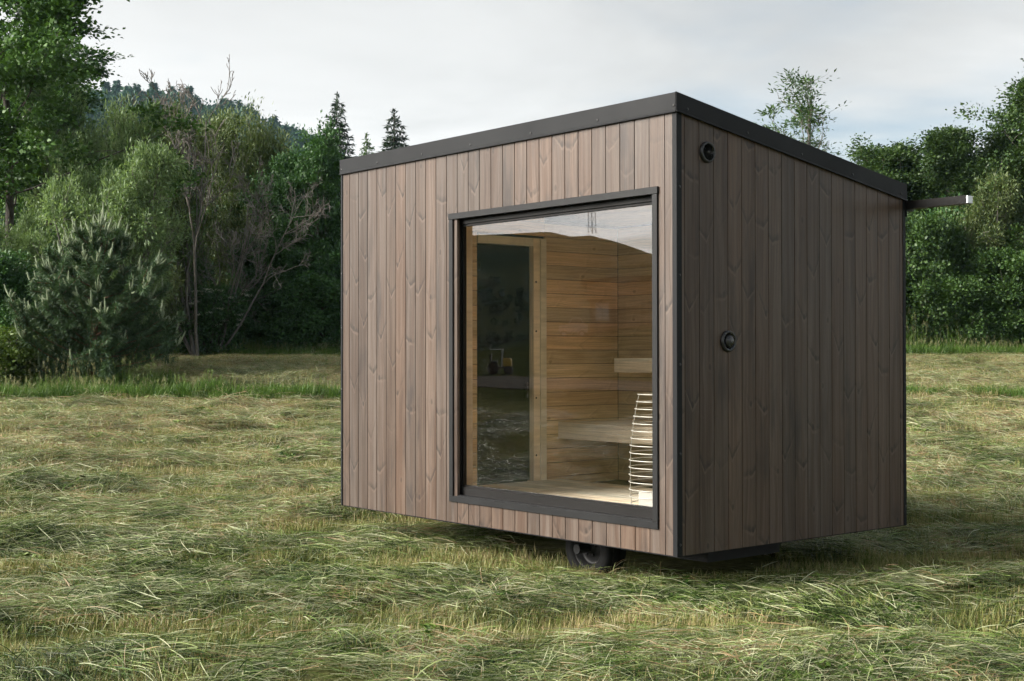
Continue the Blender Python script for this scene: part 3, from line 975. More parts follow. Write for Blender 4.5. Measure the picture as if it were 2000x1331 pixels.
valve = MB().lathe((0, vy, vz), (1, 0, 0), [(0.001, 0.062), (0.008, 0.062), (0.016, 0.057), (0.018, 0.051), (0.012, 0.044), (0.006, 0.041), (0.004, 0.0)], 40).build('vent_valve', M['plastic'], cabin, smooth=True)
valve['label'] = 'round black valve with a domed disc at mid height'
MB().lathe((0, vy, vz), (1, 0, 0), [(0.005, 0.030), (0.014, 0.036), (0.022, 0.033), (0.028, 0.020), (0.030, 0.0)], 36).build('disc', M['plastic'], valve, smooth=True)

# picture window --------------------------------------------------------------
cw = 0.040
win = MB()
# deep reveal (lining of the opening)
ri0, ri1 = -0.002, 0.085
L_, R_, B_, T_ = WL + cw - 0.004, WR - cw + 0.004, WB + cw - 0.004, WT - cw + 0.004
th = 0.004
win.box((L_ - th, ri0, B_), (L_, ri1, T_)).box((R_, ri0, B_), (R_ + th, ri1, T_)).box((L_ - th, ri0, T_), (R_ + th, ri1, T_ + th)).box((L_ - th, ri0, B_ - th), (R_ + th, ri1, B_))
window = win.build('picture_window', M['casing'], cabin)
# flat casing boards round it
for nm, a, b_ in (('casing', (WL - .004, -0.014, WT - cw), (WR + .004, -0.0005, WT)), ('casing', (WL, -0.012, WB), (WR, -0.0005, WB + cw)),
                  ('casing', (WL, -0.012, WB + cw + .0005), (WL + cw, -0.0005, WT - cw - .0005)), ('casing', (WR - cw, -0.012, WB + cw + .0005), (WR, -0.0005, WT - cw - .0005))):
    MB().box(a, b_).build(nm, M['casing'], window, bevel=0.0015)
GL, GR, GB, GT = -1.985, -0.196, 0.232 + Z, 1.966 + Z       # visible glass edges
sy0, sy1 = 0.040, 0.084
for a, b_ in (((L_ + .001, sy0, B_ + .001), (GL, sy1, T_ - .001)), ((GR, sy0, B_ + .001), (R_ - .001, sy1, T_ - .001)),
              ((GL + .0005, sy0 + .0012, GT), (GR - .0005, sy1, T_ - .001)), ((GL + .0005, sy0 + .0012, B_ + .001), (GR - .0005, sy1, GB))):
    MB().box(a, b_).build('sash_bar', M['sash'], window, bevel=0.002)
# stepped beads around the pane
for a, b_ in (((GL + .0005, sy0 + .012, GB + .0005), (GL + .014, sy1 - .004, GT - .0005)), ((GR - .010, sy0 + .012, GB + .0005), (GR - .0005, sy1 - .004, GT - .0005)),
              ((GL + .0145, sy0 + .012, GT - .014), (GR - .0105, sy1 - .004, GT - .0005)), ((GL + .0145, sy0 + .012, GB + .0005), (GR - .0105, sy1 - .004, GB + .012))):
    MB().box(a, b_).build('glazing_bead', M['sash'], window)
MB().box((L_ + .002, 0.002, B_ + .0005), (R_ - .002, 0.039, B_ + .010)).build('sill', M['casing'], window, bevel=0.001)
pm = bpy.data.meshes.new('pane')
pm.from_pydata([(GL + .01, 0.066, GB + .008), (GR - .006, 0.066, GB + .008), (GR - .006, 0.066, GT - .01), (GL + .01, 0.066, GT - .01)], [], [(0, 1, 2, 3)])
pm.materials.append(M['glass'])
pane = put('pane', pm, window)

# ------------------------------------------------------------------ inside
PX = -2.59            # partition with the glass door
FZ = 0.160 + Z        # top of the floor slats
YB = 2.085            # inside face of the back wall
XR = -0.075           # inside face of the side wall
floor = MB().box((-W_ + 0.04, 0.05, Z + 0.02), (-0.05, D_ - 0.05, FZ - 0.045)).build('floor', M['frame_steel'], cabin)
deckm = MB().box((-1.6, 0.12, FZ - 0.044), (-1.56, 1.47, FZ - 0.024)).build('floor_grate', M['deck'], cabin)
for x in (-2.45, -0.95):
    MB().box((x, 0.12, FZ - 0.044), (x + 0.04, 1.47, FZ - 0.024)).build('joist', M['deck'], deckm)
ns = 17; pitch_s = (1.47 - 0.105) / ns
slat_me = MB().box((-(-0.86 - PX - 0.012) / 2, -pitch_s / 2 + 0.004, 0), ((-0.86 - PX - 0.012) / 2, pitch_s / 2 - 0.004, 0.0235)).mesh('slat', M['deck'], bevel=0.002)
for k in range(ns):
    put('slat', slat_me, deckm, ((PX + 0.008 - 0.86) / 2, 0.105 + pitch_s * (k + 0.5), FZ - 0.0235))
PP = 0.107
zl0 = 0.926 + Z - PP * 8
DY0, DY1 = 0.661, 1.191          # door opening
JY = 1.312
DTOP = 1.918 + Z


def plank(y0_, y1_, z0_, z1_, x, parent, mat='plank'):
    mb = MB().box((x - 0.015, y0_, z0_ + 0.0016), (x, y1_, z1_ - 0.0016))
    return mb.build('plank', M[mat], parent, bevel=0.0014)


part = MB().box((PX - 0.045, 0.09, FZ - 0.05), (PX - 0.0165, DY0 - 0.01, roof_z(0.09) - 0.16)).box((PX - 0.045, DY1 + 0.01, FZ - 0.05), (PX - 0.0165, YB, roof_z(YB) - 0.1)).box((PX - 0.045, DY0 - 0.01, DTOP + 0.02), (PX - 0.0165, DY1 + 0.01, roof_z(DY1) - 0.16)).build('partition_wall', M['black'], cabin)
part['label'] = 'inner partition of horizontal planks'
z = zl0
while z < 2.45 + Z:
    z1_ = z + PP
    if z1_ > FZ - 0.04:
        zt_ = z1_
        if z < roof_z(YB) - 0.12:
            plank(JY, YB - 0.003, z, min(zt_, roof_z(YB) - 0.12), PX, part)
        if z < DTOP + 0.06:
            plank(0.603, DY0 - 0.001, z, zt_, PX, part)
        elif z < roof_z(JY) - 0.13:
            plank(0.603, JY - 0.001, z, min(zt_, roof_z(JY) - 0.13), PX, part)
    z = z1_
# door frame, glass door
dfr = MB().box((PX - 0.06, DY1, FZ - 0.02), (PX + 0.012, DY1 + 0.062, DTOP + 0.06)).build('door_jamb', M['jamb'], cabin)
MB().box((PX - 0.02, DY1 + 0.0625, FZ - 0.02), (PX + 0.022, JY - 0.001, DTOP + 0.06)).build('casing', M['jamb'], dfr)
MB().box((PX - 0.06, DY0, DTOP), (PX + 0.010, DY1 - 0.0005, DTOP + 0.06)).build('lintel', M['jamb'], dfr)
for zz_ in (0.35, 0.78, 1.28, 1.65):
    put('screw', screw_me, dfr, (PX + 0.012, DY1 + 0.025, zz_ + Z), (0, 0, rad(90)))
MB().box((PX - 0.02, 0.545, FZ - 0.02), (PX + 0.020, 0.602, roof_z(0.55) - 0.17)).build('post', M['jamb'], cabin)
MB().box((PX - 0.02, 0.095, FZ - 0.02), (PX - 0.002, 0.544, roof_z(0.55) - 0.17)).build('panel', M['plank'], cabin)
door = MB().box((PX - 0.042, DY0 + 0.003, FZ + 0.006), (PX - 0.034, DY1 - 0.003, DTOP - 0.003)).build('glass_door', M['doorglass'], cabin)
door['label'] = 'smoked glass inner door'
MB().box((PX - 0.033, DY1 - 0.045, 0.78 + Z), (PX - 0.012, DY1 - 0.020, 0.90 + Z)).build('handle', M['plastic'], door, bevel=0.003)
for zz_ in (0.35, 1.72):
    MB().box((PX - 0.033, DY0 + 0.004, zz_ + Z), (PX - 0.026, DY0 + 0.05, zz_ + Z + 0.06)).build('hinge', M['metal'], door)
# other linings
bl = MB().box((PX, YB + 0.0165, FZ - 0.05), (XR, YB + 0.03, HB - 0.06)).build('back_lining', M['black'], cabin)
sl = MB().box((XR + 0.0165, 0.09, FZ - 0.05), (XR + 0.025, YB, HB - 0.06)).build('side_lining', M['black'], cabin)
z = zl0
while z + PP < roof_z(YB) - 0.10:
    if z + PP > FZ - 0.04:
        MB().box((PX + 0.001, YB, z + 0.0016), (XR, YB + 0.015, z + PP - 0.0016)).build('plank', M['plankx'], bl)
        MB().box((XR, 0.1, z + 0.0016), (XR + 0.015, YB - 0.001, z + PP - 0.0016)).build('plank', M['plank'], sl)
    z += PP
ceil = MB().hexa([(PX - 0.7, 0.09, roof_z(0.09) - 0.13), (XR, 0.09, roof_z(0.09) - 0.13), (XR, YB, roof_z(YB) - 0.10), (PX - 0.7, YB, roof_z(YB) - 0.10),
                  (PX - 0.7, 0.09, roof_z(0.09) - 0.10), (XR, 0.09, roof_z(0.09) - 0.10), (XR, YB, roof_z(YB) - 0.07), (PX - 0.7, YB, roof_z(YB) - 0.07)]).build('ceiling', M['plankx'], cabin)
fl = MB()
fl.box((PX, 0.09, GT + 0.03), (XR, 0.10, roof_z(0.09) - 0.10)).box((PX, 0.09, FZ - 0.06), (XR, 0.10, GB - 0.02)).box((PX, 0.09, GB - 0.02), (GL - 0.02, 0.10, GT + 0.03)).box((GR + 0.02, 0.09, GB - 0.02), (XR, 0.10, GT + 0.03))
fl.build('front_lining', M['plankx'], cabin)


def bench(x0, x1, yf, yb, zt, hgt, label):
    fa = MB().box((x0, yf, zt - hgt), (x1, yf + 0.026, zt - 0.0255)).build('bench', M['bench'], cabin, bevel=0.002)
    fa['label'] = label
    n = 4; gap = 0.010
    wd = (yb - yf - gap * (n - 1)) / n
    for k in range(n):
        MB().box((x0, yf + k * (wd + gap), zt - 0.025), (x1, yf + k * (wd + gap) + wd, zt)).build('slat', M['bench'], fa, bevel=0.002)
    for x in (x0 + 0.05, (x0 + x1) / 2, x1 - 0.08):
        MB().box((x, yf + 0.027, zt - 0.09), (x + 0.04, yb, zt - 0.0255)).build('joist', M['bench'], fa)
    return fa


bench(PX + 0.002, XR - 0.002, 1.445, YB - 0.004, 0.589 + Z, 0.122, 'lower pale timber bench')
bench(-2.26, XR - 0.002, 1.72, YB - 0.004, 1.077 + Z, 0.108, 'upper pale timber bench')

# ------------------------------------------------------------------ chassis and wheels
ch = MB()
ch.box((-W_ + 0.25, 0.38, Z - 0.085), (-0.12, 0.44, Z - 0.007)).box((-W_ + 0.25, D_ - 0.44, Z - 0.085), (-0.70, D_ - 0.38, Z - 0.007))
for x in (-3.0, -2.2, -1.4, -0.75):
    ch.box((x, 0.441, Z - 0.065), (x + 0.05, D_ - 0.441, Z - 0.007))
ch.box((-0.18, 0.441, Z - 0.085), (-0.12, 1.02, Z - 0.007))
chas = ch.build('chassis', M['frame_steel'], cabin)
MB().box((-W_ + 0.04, 0.04, Z - 0.0065), (-0.04, D_ - 0.04, Z + 0.008)).build('floor_plate', M['frame_steel'], chas)
WX = [-1.03]
WRAD = 0.205
MB().tube([(WX[0], 0.2, WRAD - 0.01), (WX[0], D_ - 0.2, WRAD - 0.01)], 0.03, 10).build('axle', M['frame_steel'], chas)


def wheel(x, y, sgn):
    """outer side faces sgn*y"""
    c = (x, y, WRAD - 0.012)
    ax = (0, sgn, 0)
    q_ = WRAD / 0.27
    wtyre = MB().lathe(c, ax, [(a_, r_ * q_) for a_, r_ in [(-0.075, 0.165), (-0.085, 0.20), (-0.083, 0.245), (-0.065, 0.264), (-0.02, 0.27), (0.02, 0.27), (0.065, 0.264), (0.083, 0.245), (0.085, 0.20), (0.075, 0.165), (0.05, 0.160)]], 40)
    wh = wtyre.build('wheel', M['rubber'], cabin, smooth=True)
    for s_y, da in ((-0.045, 0), (0.012, 0.07)):
        lug = MB()
        for k in range(40):
            aa = 2 * math.pi * k / 40 + da
            p0 = Vector((x + math.cos(aa) * (WRAD - 0.004), y + s_y, c[2] + math.sin(aa) * (WRAD - 0.004)))
            tdir = Vector((-math.sin(aa), 0, math.cos(aa))) * 0.019; rdir = Vector((math.cos(aa), 0, math.sin(aa))) * 0.009; ydir = Vector((0, 0.036, 0))
            q = [p0 - tdir, p0 + tdir, p0 + tdir + ydir, p0 - tdir + ydir]
            lug.hexa([*q, *[e + rdir for e in q]])
        lug.build('tread', M['rubber'], wh)
    MB().lathe(c, ax, [(a_, r_ * q_) for a_, r_ in [(0.070, 0.166), (0.066, 0.150), (0.030, 0.140), (0.022, 0.115), (0.042, 0.085), (0.044, 0.050), (0.060, 0.045), (0.062, 0.0)]], 40).build('rim', M['rim'], wh, smooth=True)
    for k in range(5):
        a = 2 * math.pi * k / 5 + 0.3
        MB().lathe((x + math.cos(a) * 0.050, y + sgn * 0.041, c[2] + math.sin(a) * 0.050), ax, [(0, 0.009), (0.012, 0.008), (0.014, 0.0)], 6).build('wheel_nut', M['rim'], wh)
    return wh


for x in WX:
    wheel(x, 0.36, -1); wheel(x, D_ - 0.26, 1)

# ------------------------------------------------------------------ heater inside
hx, hy = -0.690, 0.615
heater = empty('sauna_heater', (hx, hy, FZ - 0.045), 'cream wire cage heater tower standing behind the window glass', 'heater')
hb = FZ - 0.045
base = MB()
base.lathe((hx, hy, hb), (0, 0, 1), [(0.0, 0.0), (0.0, 0.125), (0.012, 0.13), (0.015, 0.10), (0.13, 0.10), (0.14, 0.0)], 8)
base.build('base_box', M['zinc'], heater, bevel=0.002)
MB().box((hx - 0.07, hy - 0.15, hb + 0.02), (hx + 0.12, hy - 0.105, hb + 0.15)).build('control_box', M['white'], heater, bevel=0.003)
NR = 17
ztop = 0.860 + Z; zbot = hb + 0.03


def cage_r(z):
    k = (z - zbot) / (ztop - zbot)
    return 0.212 - 0.055 * max(0, k - 0.35) ** 2 / 0.4225 - 0.012 * max(0, 0.2 - k) / 0.2


for k in range(NR):
    z = zbot + (ztop - zbot) * k / (NR - 1)
    r_ = cage_r(z)
    MB().tube([(hx + r_ * math.cos(a), hy + r_ * math.sin(a), z) for a in [2 * math.pi * i / 36 for i in range(36)]], 0.0032, 6, closed=True).build('ring', M['wire'], heater, smooth=True)
for k in range(4):
    a = 2 * math.pi * k / 4 + rad(222)
    pts = []
    for i in range(14):
        z = zbot + (ztop - zbot) * i / 13
        r_ = cage_r(z) - 0.006
        pts.append((hx + r_ * math.cos(a), hy + r_ * math.sin(a), z))
    mb = MB()
    tx, ty = -math.sin(a) * 0.009, math.cos(a) * 0.009
    P0 = [mb.bm.verts.new((p[0] - tx, p[1] - ty, p[2])) for p in pts]; P1 = [mb.bm.verts.new((p[0] + tx, p[1] + ty, p[2])) for p in pts]
    for i in range(13): mb.bm.faces.new((P0[i], P1[i], P1[i + 1], P0[i + 1]))
    st = mb.build('strut', M['wire'], heater)
    md = st.modifiers.new('thick', 'SOLIDIFY'); md.thickness = 0.003
for k in range(6):
    a = 2 * math.pi * k / 6
    ex, ey = hx + 0.06 * math.cos(a), hy + 0.06 * math.sin(a)
    MB().tube([(ex, ey, hb + 0.14), (ex, ey, hb + 0.60), (ex + 0.012, ey, hb + 0.625), (ex + 0.024, ey, hb + 0.60), (ex + 0.024, ey, hb + 0.14)], 0.006, 6).build('heating_rod', M['element'], heater, smooth=True)

# ------------------------------------------------------------------ trees
def tubes_np(paths, sides=5):
    """paths: list of (pts (m,3), radii (m,))"""
    V, F = [], []
    o = 0
    for pts, rr_ in paths:
        m = len(pts)
        d = np.gradient(pts, axis=0)
        d /= np.linalg.norm(d, axis=1, keepdims=True) + 1e-9
        ref = np.where(np.abs(d[:, 2:3]) > 0.9, np.array([[1.0, 0, 0]]), np.array([[0, 0, 1.0]]))
        a = np.cross(d, ref); a /= np.linalg.norm(a, axis=1, keepdims=True) + 1e-9
        b_ = np.cross(d, a)
        ang = np.arange(sides) * 2 * math.pi / sides
        ring = pts[:, None, :] + (a[:, None, :] * np.cos(ang)[None, :, None] + b_[:, None, :] * np.sin(ang)[None, :, None]) * np.asarray(rr_)[:, None, None]
        V.append(ring.reshape(-1, 3))
        i = np.arange(m - 1)[:, None] * sides; k = np.arange(sides)[None, :]; k2 = (k + 1) % sides
        F.append(np.stack([o + i + k, o + i + k2, o + i + sides + k2, o + i + sides + k], -1).reshape(-1, 4))
        o += m * sides
    return np.concatenate(V), np.concatenate(F)


def leaves_np(pos, out, size, aspect, r, up=0.55, fold=0.25):
    """leaf quads folded along the midrib; out = preferred direction of the tip"""
    n = len(pos)
    tip = out + r.normal(0, 0.55, (n, 3)); tip /= np.linalg.norm(tip, axis=1, keepdims=True) + 1e-9
    nor = r.normal(0, 1, (n, 3)); nor[:, 2] = np.abs(nor[:, 2]) + up
    nor -= (nor * tip).sum(1, keepdims=True) * tip
    nor /= np.linalg.norm(nor, axis=1, keepdims=True) + 1e-9
    side = np.cross(tip, nor)
    L = (size * r.uniform(0.65, 1.25, n))[:, None]; wd = L * aspect * 0.5
    mid = pos + tip * L * 0.45
    v0 = pos; v2 = pos + tip * L - nor * L * 0.12
    v1 = mid + side * wd + nor * wd * fold; v3 = mid - side * wd + nor * wd * fold
    V = np.stack([v0, v1, v2, v3], 1).reshape(-1, 3)
    F = np.arange(n)[:, None] * 4 + np.array([[0, 1, 2, 3]])
    rnd = np.repeat(np.clip(r.random(n), 0, 1), 4)
    return V, F, rnd


def wander(p0, d0, L, n, r, up=0.0, jit=0.12):
    p = np.array(p0, float); d = np.array(d0, float); d /= np.linalg.norm(d)
    out = [p.copy()]
    for i in range(n):
        d = d + r.normal(0, jit, 3) + np.array([0, 0, up]); d /= np.linalg.norm(d)
        p = p + d * L / n
        out.append(p.copy())
    return np.array(out)


def broadleaf(seed, H=8, R=3, h0=0.15, stems=1, nb=26, leaf=0.11, aspect=0.65, nleaf=26000, elev=(0.3, 1.0), upb=0.05, spread=0.30, prof=None, tr=0.11, flat=0.6, droop=0.0, lean=0.25, twigs=7):
    r = np.random.default_rng(seed)
    prof = prof or (lambda t: math.sin(math.pi * min(1, 0.18 + 0.82 * t)) ** 0.6)
    paths, clusters = [], []
    for s in range(stems):
        if stems > 1:
            a = 2 * math.pi * s / stems + r.uniform(-.5, .5)
            ld = np.array([math.cos(a) * lean, math.sin(a) * lean, 1.0]); hh = H * r.uniform(0.72, 1.0)
            p0 = np.array([math.cos(a) * 0.12, math.sin(a) * 0.12, 0])
        else:
            ld = np.array([r.normal(0, .03), r.normal(0, .03), 1.0]); hh = H; p0 = np.zeros(3)
        trunk = wander(p0, ld, hh * 0.93, 12, r, 0.03, 0.05)
        t_ = np.linspace(0, 1, 13)
        tr_s = tr / (stems ** 0.5)
        paths.append((trunk, tr_s * (1.25 - t_) ** 0.9 + 0.008))
        n_b = max(5, nb // stems)
        for i in range(n_b):
            t = h0 + (0.97 - h0) * (i + r.random()) / n_b
            k = t * 12; j = min(11, int(k)); base = trunk[j] + (trunk[j + 1] - trunk[j]) * (k - j)
            L = R * prof((t - h0) / (1 - h0)) * r.uniform(0.65, 1.1) / (1 if stems == 1 else 1.25)
            az = i * 2.39996 + r.uniform(-0.5, 0.5) + s
            el = elev[0] + (elev[1] - elev[0]) * t + r.normal(0, 0.12)
            d = np.array([math.cos(az) * math.cos(el), math.sin(az) * math.cos(el), math.sin(el)])
            br = wander(base, d, L, 7, r, upb, 0.13)
            rb = max(0.012, tr_s * 0.42 * (1.1 - t))
            paths.append((br, np.linspace(rb, 0.006, 8)))
            for q in range(twigs):
                f = r.uniform(0.25, 1.0); kk = f * 7; jj = min(6, int(kk)); b0 = br[jj] + (br[jj + 1] - br[jj]) * (kk - jj)
                dd = (br[jj + 1] - br[jj]); dd /= np.linalg.norm(dd)
                dd = dd + r.normal(0, 0.75, 3) + np.array([0, 0, 0.15 - droop])
                tl_ = L * r.uniform(0.18, 0.40)
                tw = wander(b0, dd, tl_, 4, r, upb - droop * 0.3, 0.15)
                paths.append((tw, np.linspace(0.010, 0.003, 5)))
                clusters.append((tw[-1], dd)); clusters.append((tw[2], dd))
    tv, tf = tubes_np(paths, 5)
    C = np.array([c[0] for c in clusters]); DD = np.array([c[1] for c in clusters]); DD /= np.linalg.norm(DD, axis=1, keepdims=True) + 1e-9
    w_ = r.gamma(1.1, 1.0, len(C)); w_ /= w_.sum()
    pick = r.choice(len(C), nleaf, p=w_)
    off = r.normal(0, spread, (nleaf, 3)) * np.array([1, 1, flat])
    pos = C[pick] + off
    pos[:, 2] = np.maximum(pos[:, 2], 0.08)
    out = DD[pick] * 0.7 + off / spread * 0.4 + np.array([0, 0, -droop])
    lv, lf, lr = leaves_np(pos, out, leaf, aspect, r)
    return (tv, tf), (lv, lf, lr)


def spruce(seed, H=13, R=2.4, n_wh=34):
    r = np.random.default_rng(seed)
    paths = [(np.stack([np.zeros(10), np.zeros(10), np.linspace(0, H, 10)], -1), np.linspace(0.16, 0.012, 10))]
    P, O = [], []
    for i in range(n_wh):
        t = 0.12 + 0.87 * i / n_wh
        L = R * (1 - t) ** 0.85 + 0.12
        nbr = 9 if t < 0.9 else 5
        for k in range(nbr):
            a = 2 * math.pi * k / nbr + r.uniform(-.3, .3) + i
            ll = L * r.uniform(0.55, 1.15)
            m = 8
            f = np.linspace(0, 1, m)
            z = t * H + (0.10 * f - 0.42 * f ** 1.5 + 0.26 * f ** 4) * ll + r.normal(0, .03)
            pts = np.stack([np.cos(a) * f * ll, np.sin(a) * f * ll, z], -1)
            paths.append((pts, np.linspace(0.018, 0.004, m)))
            nn = int(30 * ll / 0.5)
            q = r.random(nn) ** 0.75
            base = np.stack([np.interp(q, f, pts[:, c]) for c in range(3)], -1)
            sd = np.array([-math.sin(a), math.cos(a), 0])
            lat = r.uniform(-1, 1, nn)
            P.append(base + sd[None] * (lat * 0.13 * ll * (1 - 0.5 * q))[:, None] + np.stack([np.zeros(nn), np.zeros(nn), -np.abs(r.normal(0, 0.07, nn))], -1))
            O.append(np.array([math.cos(a), math.sin(a), -0.35])[None] * 0.8 + sd[None] * lat[:, None])
    # leader
    nn = 60
    P.append(np.stack([r.normal(0, .03, nn), r.normal(0, .03, nn), H - r.uniform(0, 0.9, nn)], -1)); O.append(np.tile(np.array([[0, 0, 1.0]]), (nn, 1)))
    tv, tf = tubes_np(paths, 4)
    lv, lf, lr = leaves_np(np.concatenate(P), np.concatenate(O), 0.22, 0.28, r, up=0.4)
    return (tv, tf), (lv, lf, lr)


def young_pine(seed, H=3.4, R=1.35):
    r = np.random.default_rng(seed)
    trunk = wander((0, 0, 0), (0.04, 0, 1), H * 0.88, 10, r, 0.02, 0.03)
    paths = [(trunk, np.linspace(0.055, 0.012, 11))]
    NP, NO, candles = [], [], []

    def shoots(p, d, n, ln):
        for k in range(n):
            dd = np.array([d[0] * 0.4, d[1] * 0.4, 0.55]) + r.normal(0, 0.5, 3) * (0.2 if k == 0 else 1.0)
            l_ = ln * (1.25 if k == 0 else r.uniform(0.45, 0.85))
            candles.append(wander(p, dd, l_, 4, r, 0.30, 0.05))

    def needles(path, n, ln):
        m = len(path)
        q = r.random(n) * (m - 1); j = np.minimum(q.astype(int), m - 2); f = (q - j)[:, None]
        base = path[j] * (1 - f) + path[j + 1] * f
        d = path[j + 1] - path[j]; d /= np.linalg.norm(d, axis=1, keepdims=True) + 1e-9
        o = r.normal(0, 1, (n, 3)); o -= (o * d).sum(1, keepdims=True) * d; o /= np.linalg.norm(o, axis=1, keepdims=True) + 1e-9
        NP.append(base); NO.append(o * 0.9 + d * 0.8)
    nw = 13
    for i in range(nw):
        t = 0.04 + 0.92 * i / nw
        k = t * 10; j = min(9, int(k)); base = trunk[j] + (trunk[j + 1] - trunk[j]) * (k - j)
        L = R * (0.78 + 0.5 * math.sin(math.pi * min(1, t * 1.25 + 0.1))) * (1 - t ** 3.0) * 0.85 + 0.12
        nbr = 9 if t < 0.6 else 6
        for b_ in range(nbr):
            a = 2 * math.pi * b_ / nbr + i * 0.7 + r.uniform(-.35, .35)
            ll = L * r.uniform(0.6, 1.15)
            el = 0.12 + 0.5 * t + r.normal(0, 0.12)
            br = wander(base, (math.cos(a) * math.cos(el), math.sin(a) * math.cos(el), math.sin(el)), ll, 7, r, 0.06, 0.07)
            br[:, 2] = np.maximum(br[:, 2], 0.1)
            paths.append((br, np.linspace(0.018, 0.006, 8)))
            needles(br[1:], int(520 * ll), 0.07)
            dend = br[-1] - br[-2]; dend /= np.linalg.norm(dend)
            if r.random() < 0.55: shoots(br[-1], dend, r.integers(4, 7), 0.24)
            for q in range(3):
                jj = r.integers(3, 7)
                dd = dend + r.normal(0, 0.6, 3)
                tw = wander(br[jj], dd, ll * r.uniform(0.2, 0.4), 4, r, 0.10, 0.08)
                tw[:, 2] = np.maximum(tw[:, 2], 0.08)
                paths.append((tw, np.linspace(0.009, 0.004, 5)))
                needles(tw, int(560 * ll * 0.45), 0.07)
                if r.random() < 0.20: shoots(tw[-1], dd / np.linalg.norm(dd), r.integers(2, 5), 0.16)
    shoots(trunk[-1], np.array([0, 0, 1.0]), 8, 0.36)
    tv, tf = tubes_np(paths, 5)
    P = np.concatenate(NP); O = np.concatenate(NO)
    lv, lf, lr = leaves_np(P, O, 0.115, 0.10, r, up=0.2, fold=0.0)
    cv, cf = tubes_np([(c, np.array([0.010, 0.015, 0.015, 0.012, 0.005])) for c in candles], 6)
    # short silvery needles on the new shoots
    sp_, so_ = [], []
    for c in candles:
        n = 34
        q = r.random(n) * 4; j = np.minimum(q.astype(int), 3); f = (q - j)[:, None]
        sp_.append(c[j] * (1 - f) + c[j + 1] * f)
        d = c[-1] - c[0]; d = d / np.linalg.norm(d)
        o = r.normal(0, 1, (n, 3)); o -= (o @ d)[:, None] * d; o /= np.linalg.norm(o, axis=1, keepdims=True)
        so_.append(o * 0.8 + d * 1.1)
    nv_, nf_, _ = leaves_np(np.concatenate(sp_), np.concatenate(so_), 0.038, 0.16, r, up=0.1, fold=0.0)
    V = np.concatenate([cv, nv_]); F = np.concatenate([cf, nf_ + len(cv)])
    cr = np.concatenate([np.full(len(cv), 0.3), r.random(len(nv_))])
    return (tv, tf), (lv, lf, lr), (V, F, cr)


def bare(seed, H=7, stems=2, R=1.6, lean=(0, 0), levels=3, kids=6, fine=0.004, droop=0.0, ang=0.8):
    r = np.random.default_rng(seed)
    paths = []

    def grow(p, d, L, rad_, lev):
        n = 8 if lev == 0 else 6
        path = wander(p, d, L, n, r, 0.05 - droop, 0.10 + 0.05 * lev)
        paths.append((path, np.linspace(rad_, max(fine, rad_ * 0.25), n + 1)))
        if lev >= levels: return
        m = kids + (2 if lev == 0 else 0)
        for i in range(m):
            f = r.uniform(0.25, 1.0); k = f * n; j = min(n - 1, int(k)); b0 = path[j] + (path[j + 1] - path[j]) * (k - j)
            dd = path[j + 1] - path[j]; dd /= np.linalg.norm(dd)
            o = r.normal(0, 1, 3); o -= o.dot(dd) * dd; o /= np.linalg.norm(o)
            a = ang * r.uniform(0.55, 1.15)
            grow(b0, dd * math.cos(a) + o * math.sin(a), L * (1.05 - f * 0.5) * r.uniform(0.32, 0.6), max(fine, rad_ * (1 - 0.65 * f) * 0.55), lev + 1)
    for s in range(stems):
        a = r.uniform(0, 6.28)
        grow(np.array([0.1 * math.cos(a), 0.1 * math.sin(a), 0]), np.array([0.22 * math.cos(a) + lean[0], 0.22 * math.sin(a) + lean[1], 1.0]), H * r.uniform(0.82, 0.95), 0.05 * (H / 7), 0)
    return tubes_np(paths, 4)


LM = {
    'maple': leaf_mat('maple_leaves', (0.0335, 0.0801, 0.0167), (0.0834, 0.1663, 0.0343), 0.2),
    'deep': leaf_mat('deep_green_leaves', (0.0301, 0.0792, 0.0238), (0.0722, 0.1593, 0.0431), 0.18),
    'willow': leaf_mat('willow_leaves', (0.0671, 0.1232, 0.0343), (0.1453, 0.2279, 0.0783), 0.3, 0.45, back=(0.2107, 0.2957, 0.1461)),
    'olive': leaf_mat('olive_leaves', (0.0628, 0.0986, 0.0273), (0.1281, 0.1672, 0.0537), 0.18),
    'hazel': leaf_mat('hazel_leaves', (0.0327, 0.0739, 0.0176), (0.0817, 0.1478, 0.0370), 0.2),
    'oak': leaf_mat('alder_leaves', (0.0258, 0.0572, 0.0150), (0.0662, 0.1135, 0.0299), 0.2),
    'lime': leaf_mat('yellow_green_leaves', (0.0413, 0.0774, 0.0123), (0.0937, 0.1373, 0.0299), 0.2),
    'spruce': leaf_mat('spruce_needles', (0.0103, 0.0246, 0.0123), (0.0258, 0.0484, 0.0220), 0.1, 0.6),
    'pine': leaf_mat('pine_needles', (0.0335, 0.0686, 0.0264), (0.0740, 0.1267, 0.0537), 0.1, 0.5),
    'shoot': leaf_mat('new_pine_shoots', (0.2632, 0.3212, 0.1945), (0.3801, 0.4338, 0.3142), 0.2, 0.6),
    'flower': leaf_mat('elder_blossom', (0.5332, 0.5456, 0.4576), (0.6880, 0.7040, 0.6336), 0.2, 0.6),
}
BK = {'dark': bark_mat('dark_bark', (0.055, 0.045, 0.036)), 'grey': bark_mat('grey_bark', (0.16, 0.145, 0.125)), 'red': bark_mat('red_brown_bark', (0.17, 0.085, 0.05)), 'dead': bark_mat('dead_wood', (0.15, 0.135, 0.118))}

TREE_ME = {}


def tree_meshes(key, gen, leafmat, bark):
    if key not in TREE_ME:
        (tv, tf), (lv, lf, lr) = gen()
        TREE_ME[key] = (mesh_np('trunk', tv, tf, BK[bark], smooth=True), mesh_np('crown', lv, lf, LM[leafmat], {'rnd': lr}),
                        float(np.percentile(lv[:, 2], 99.6)), float(np.percentile(np.hypot(lv[:, 0], lv[:, 1]), 95)))
    return TREE_ME[key]


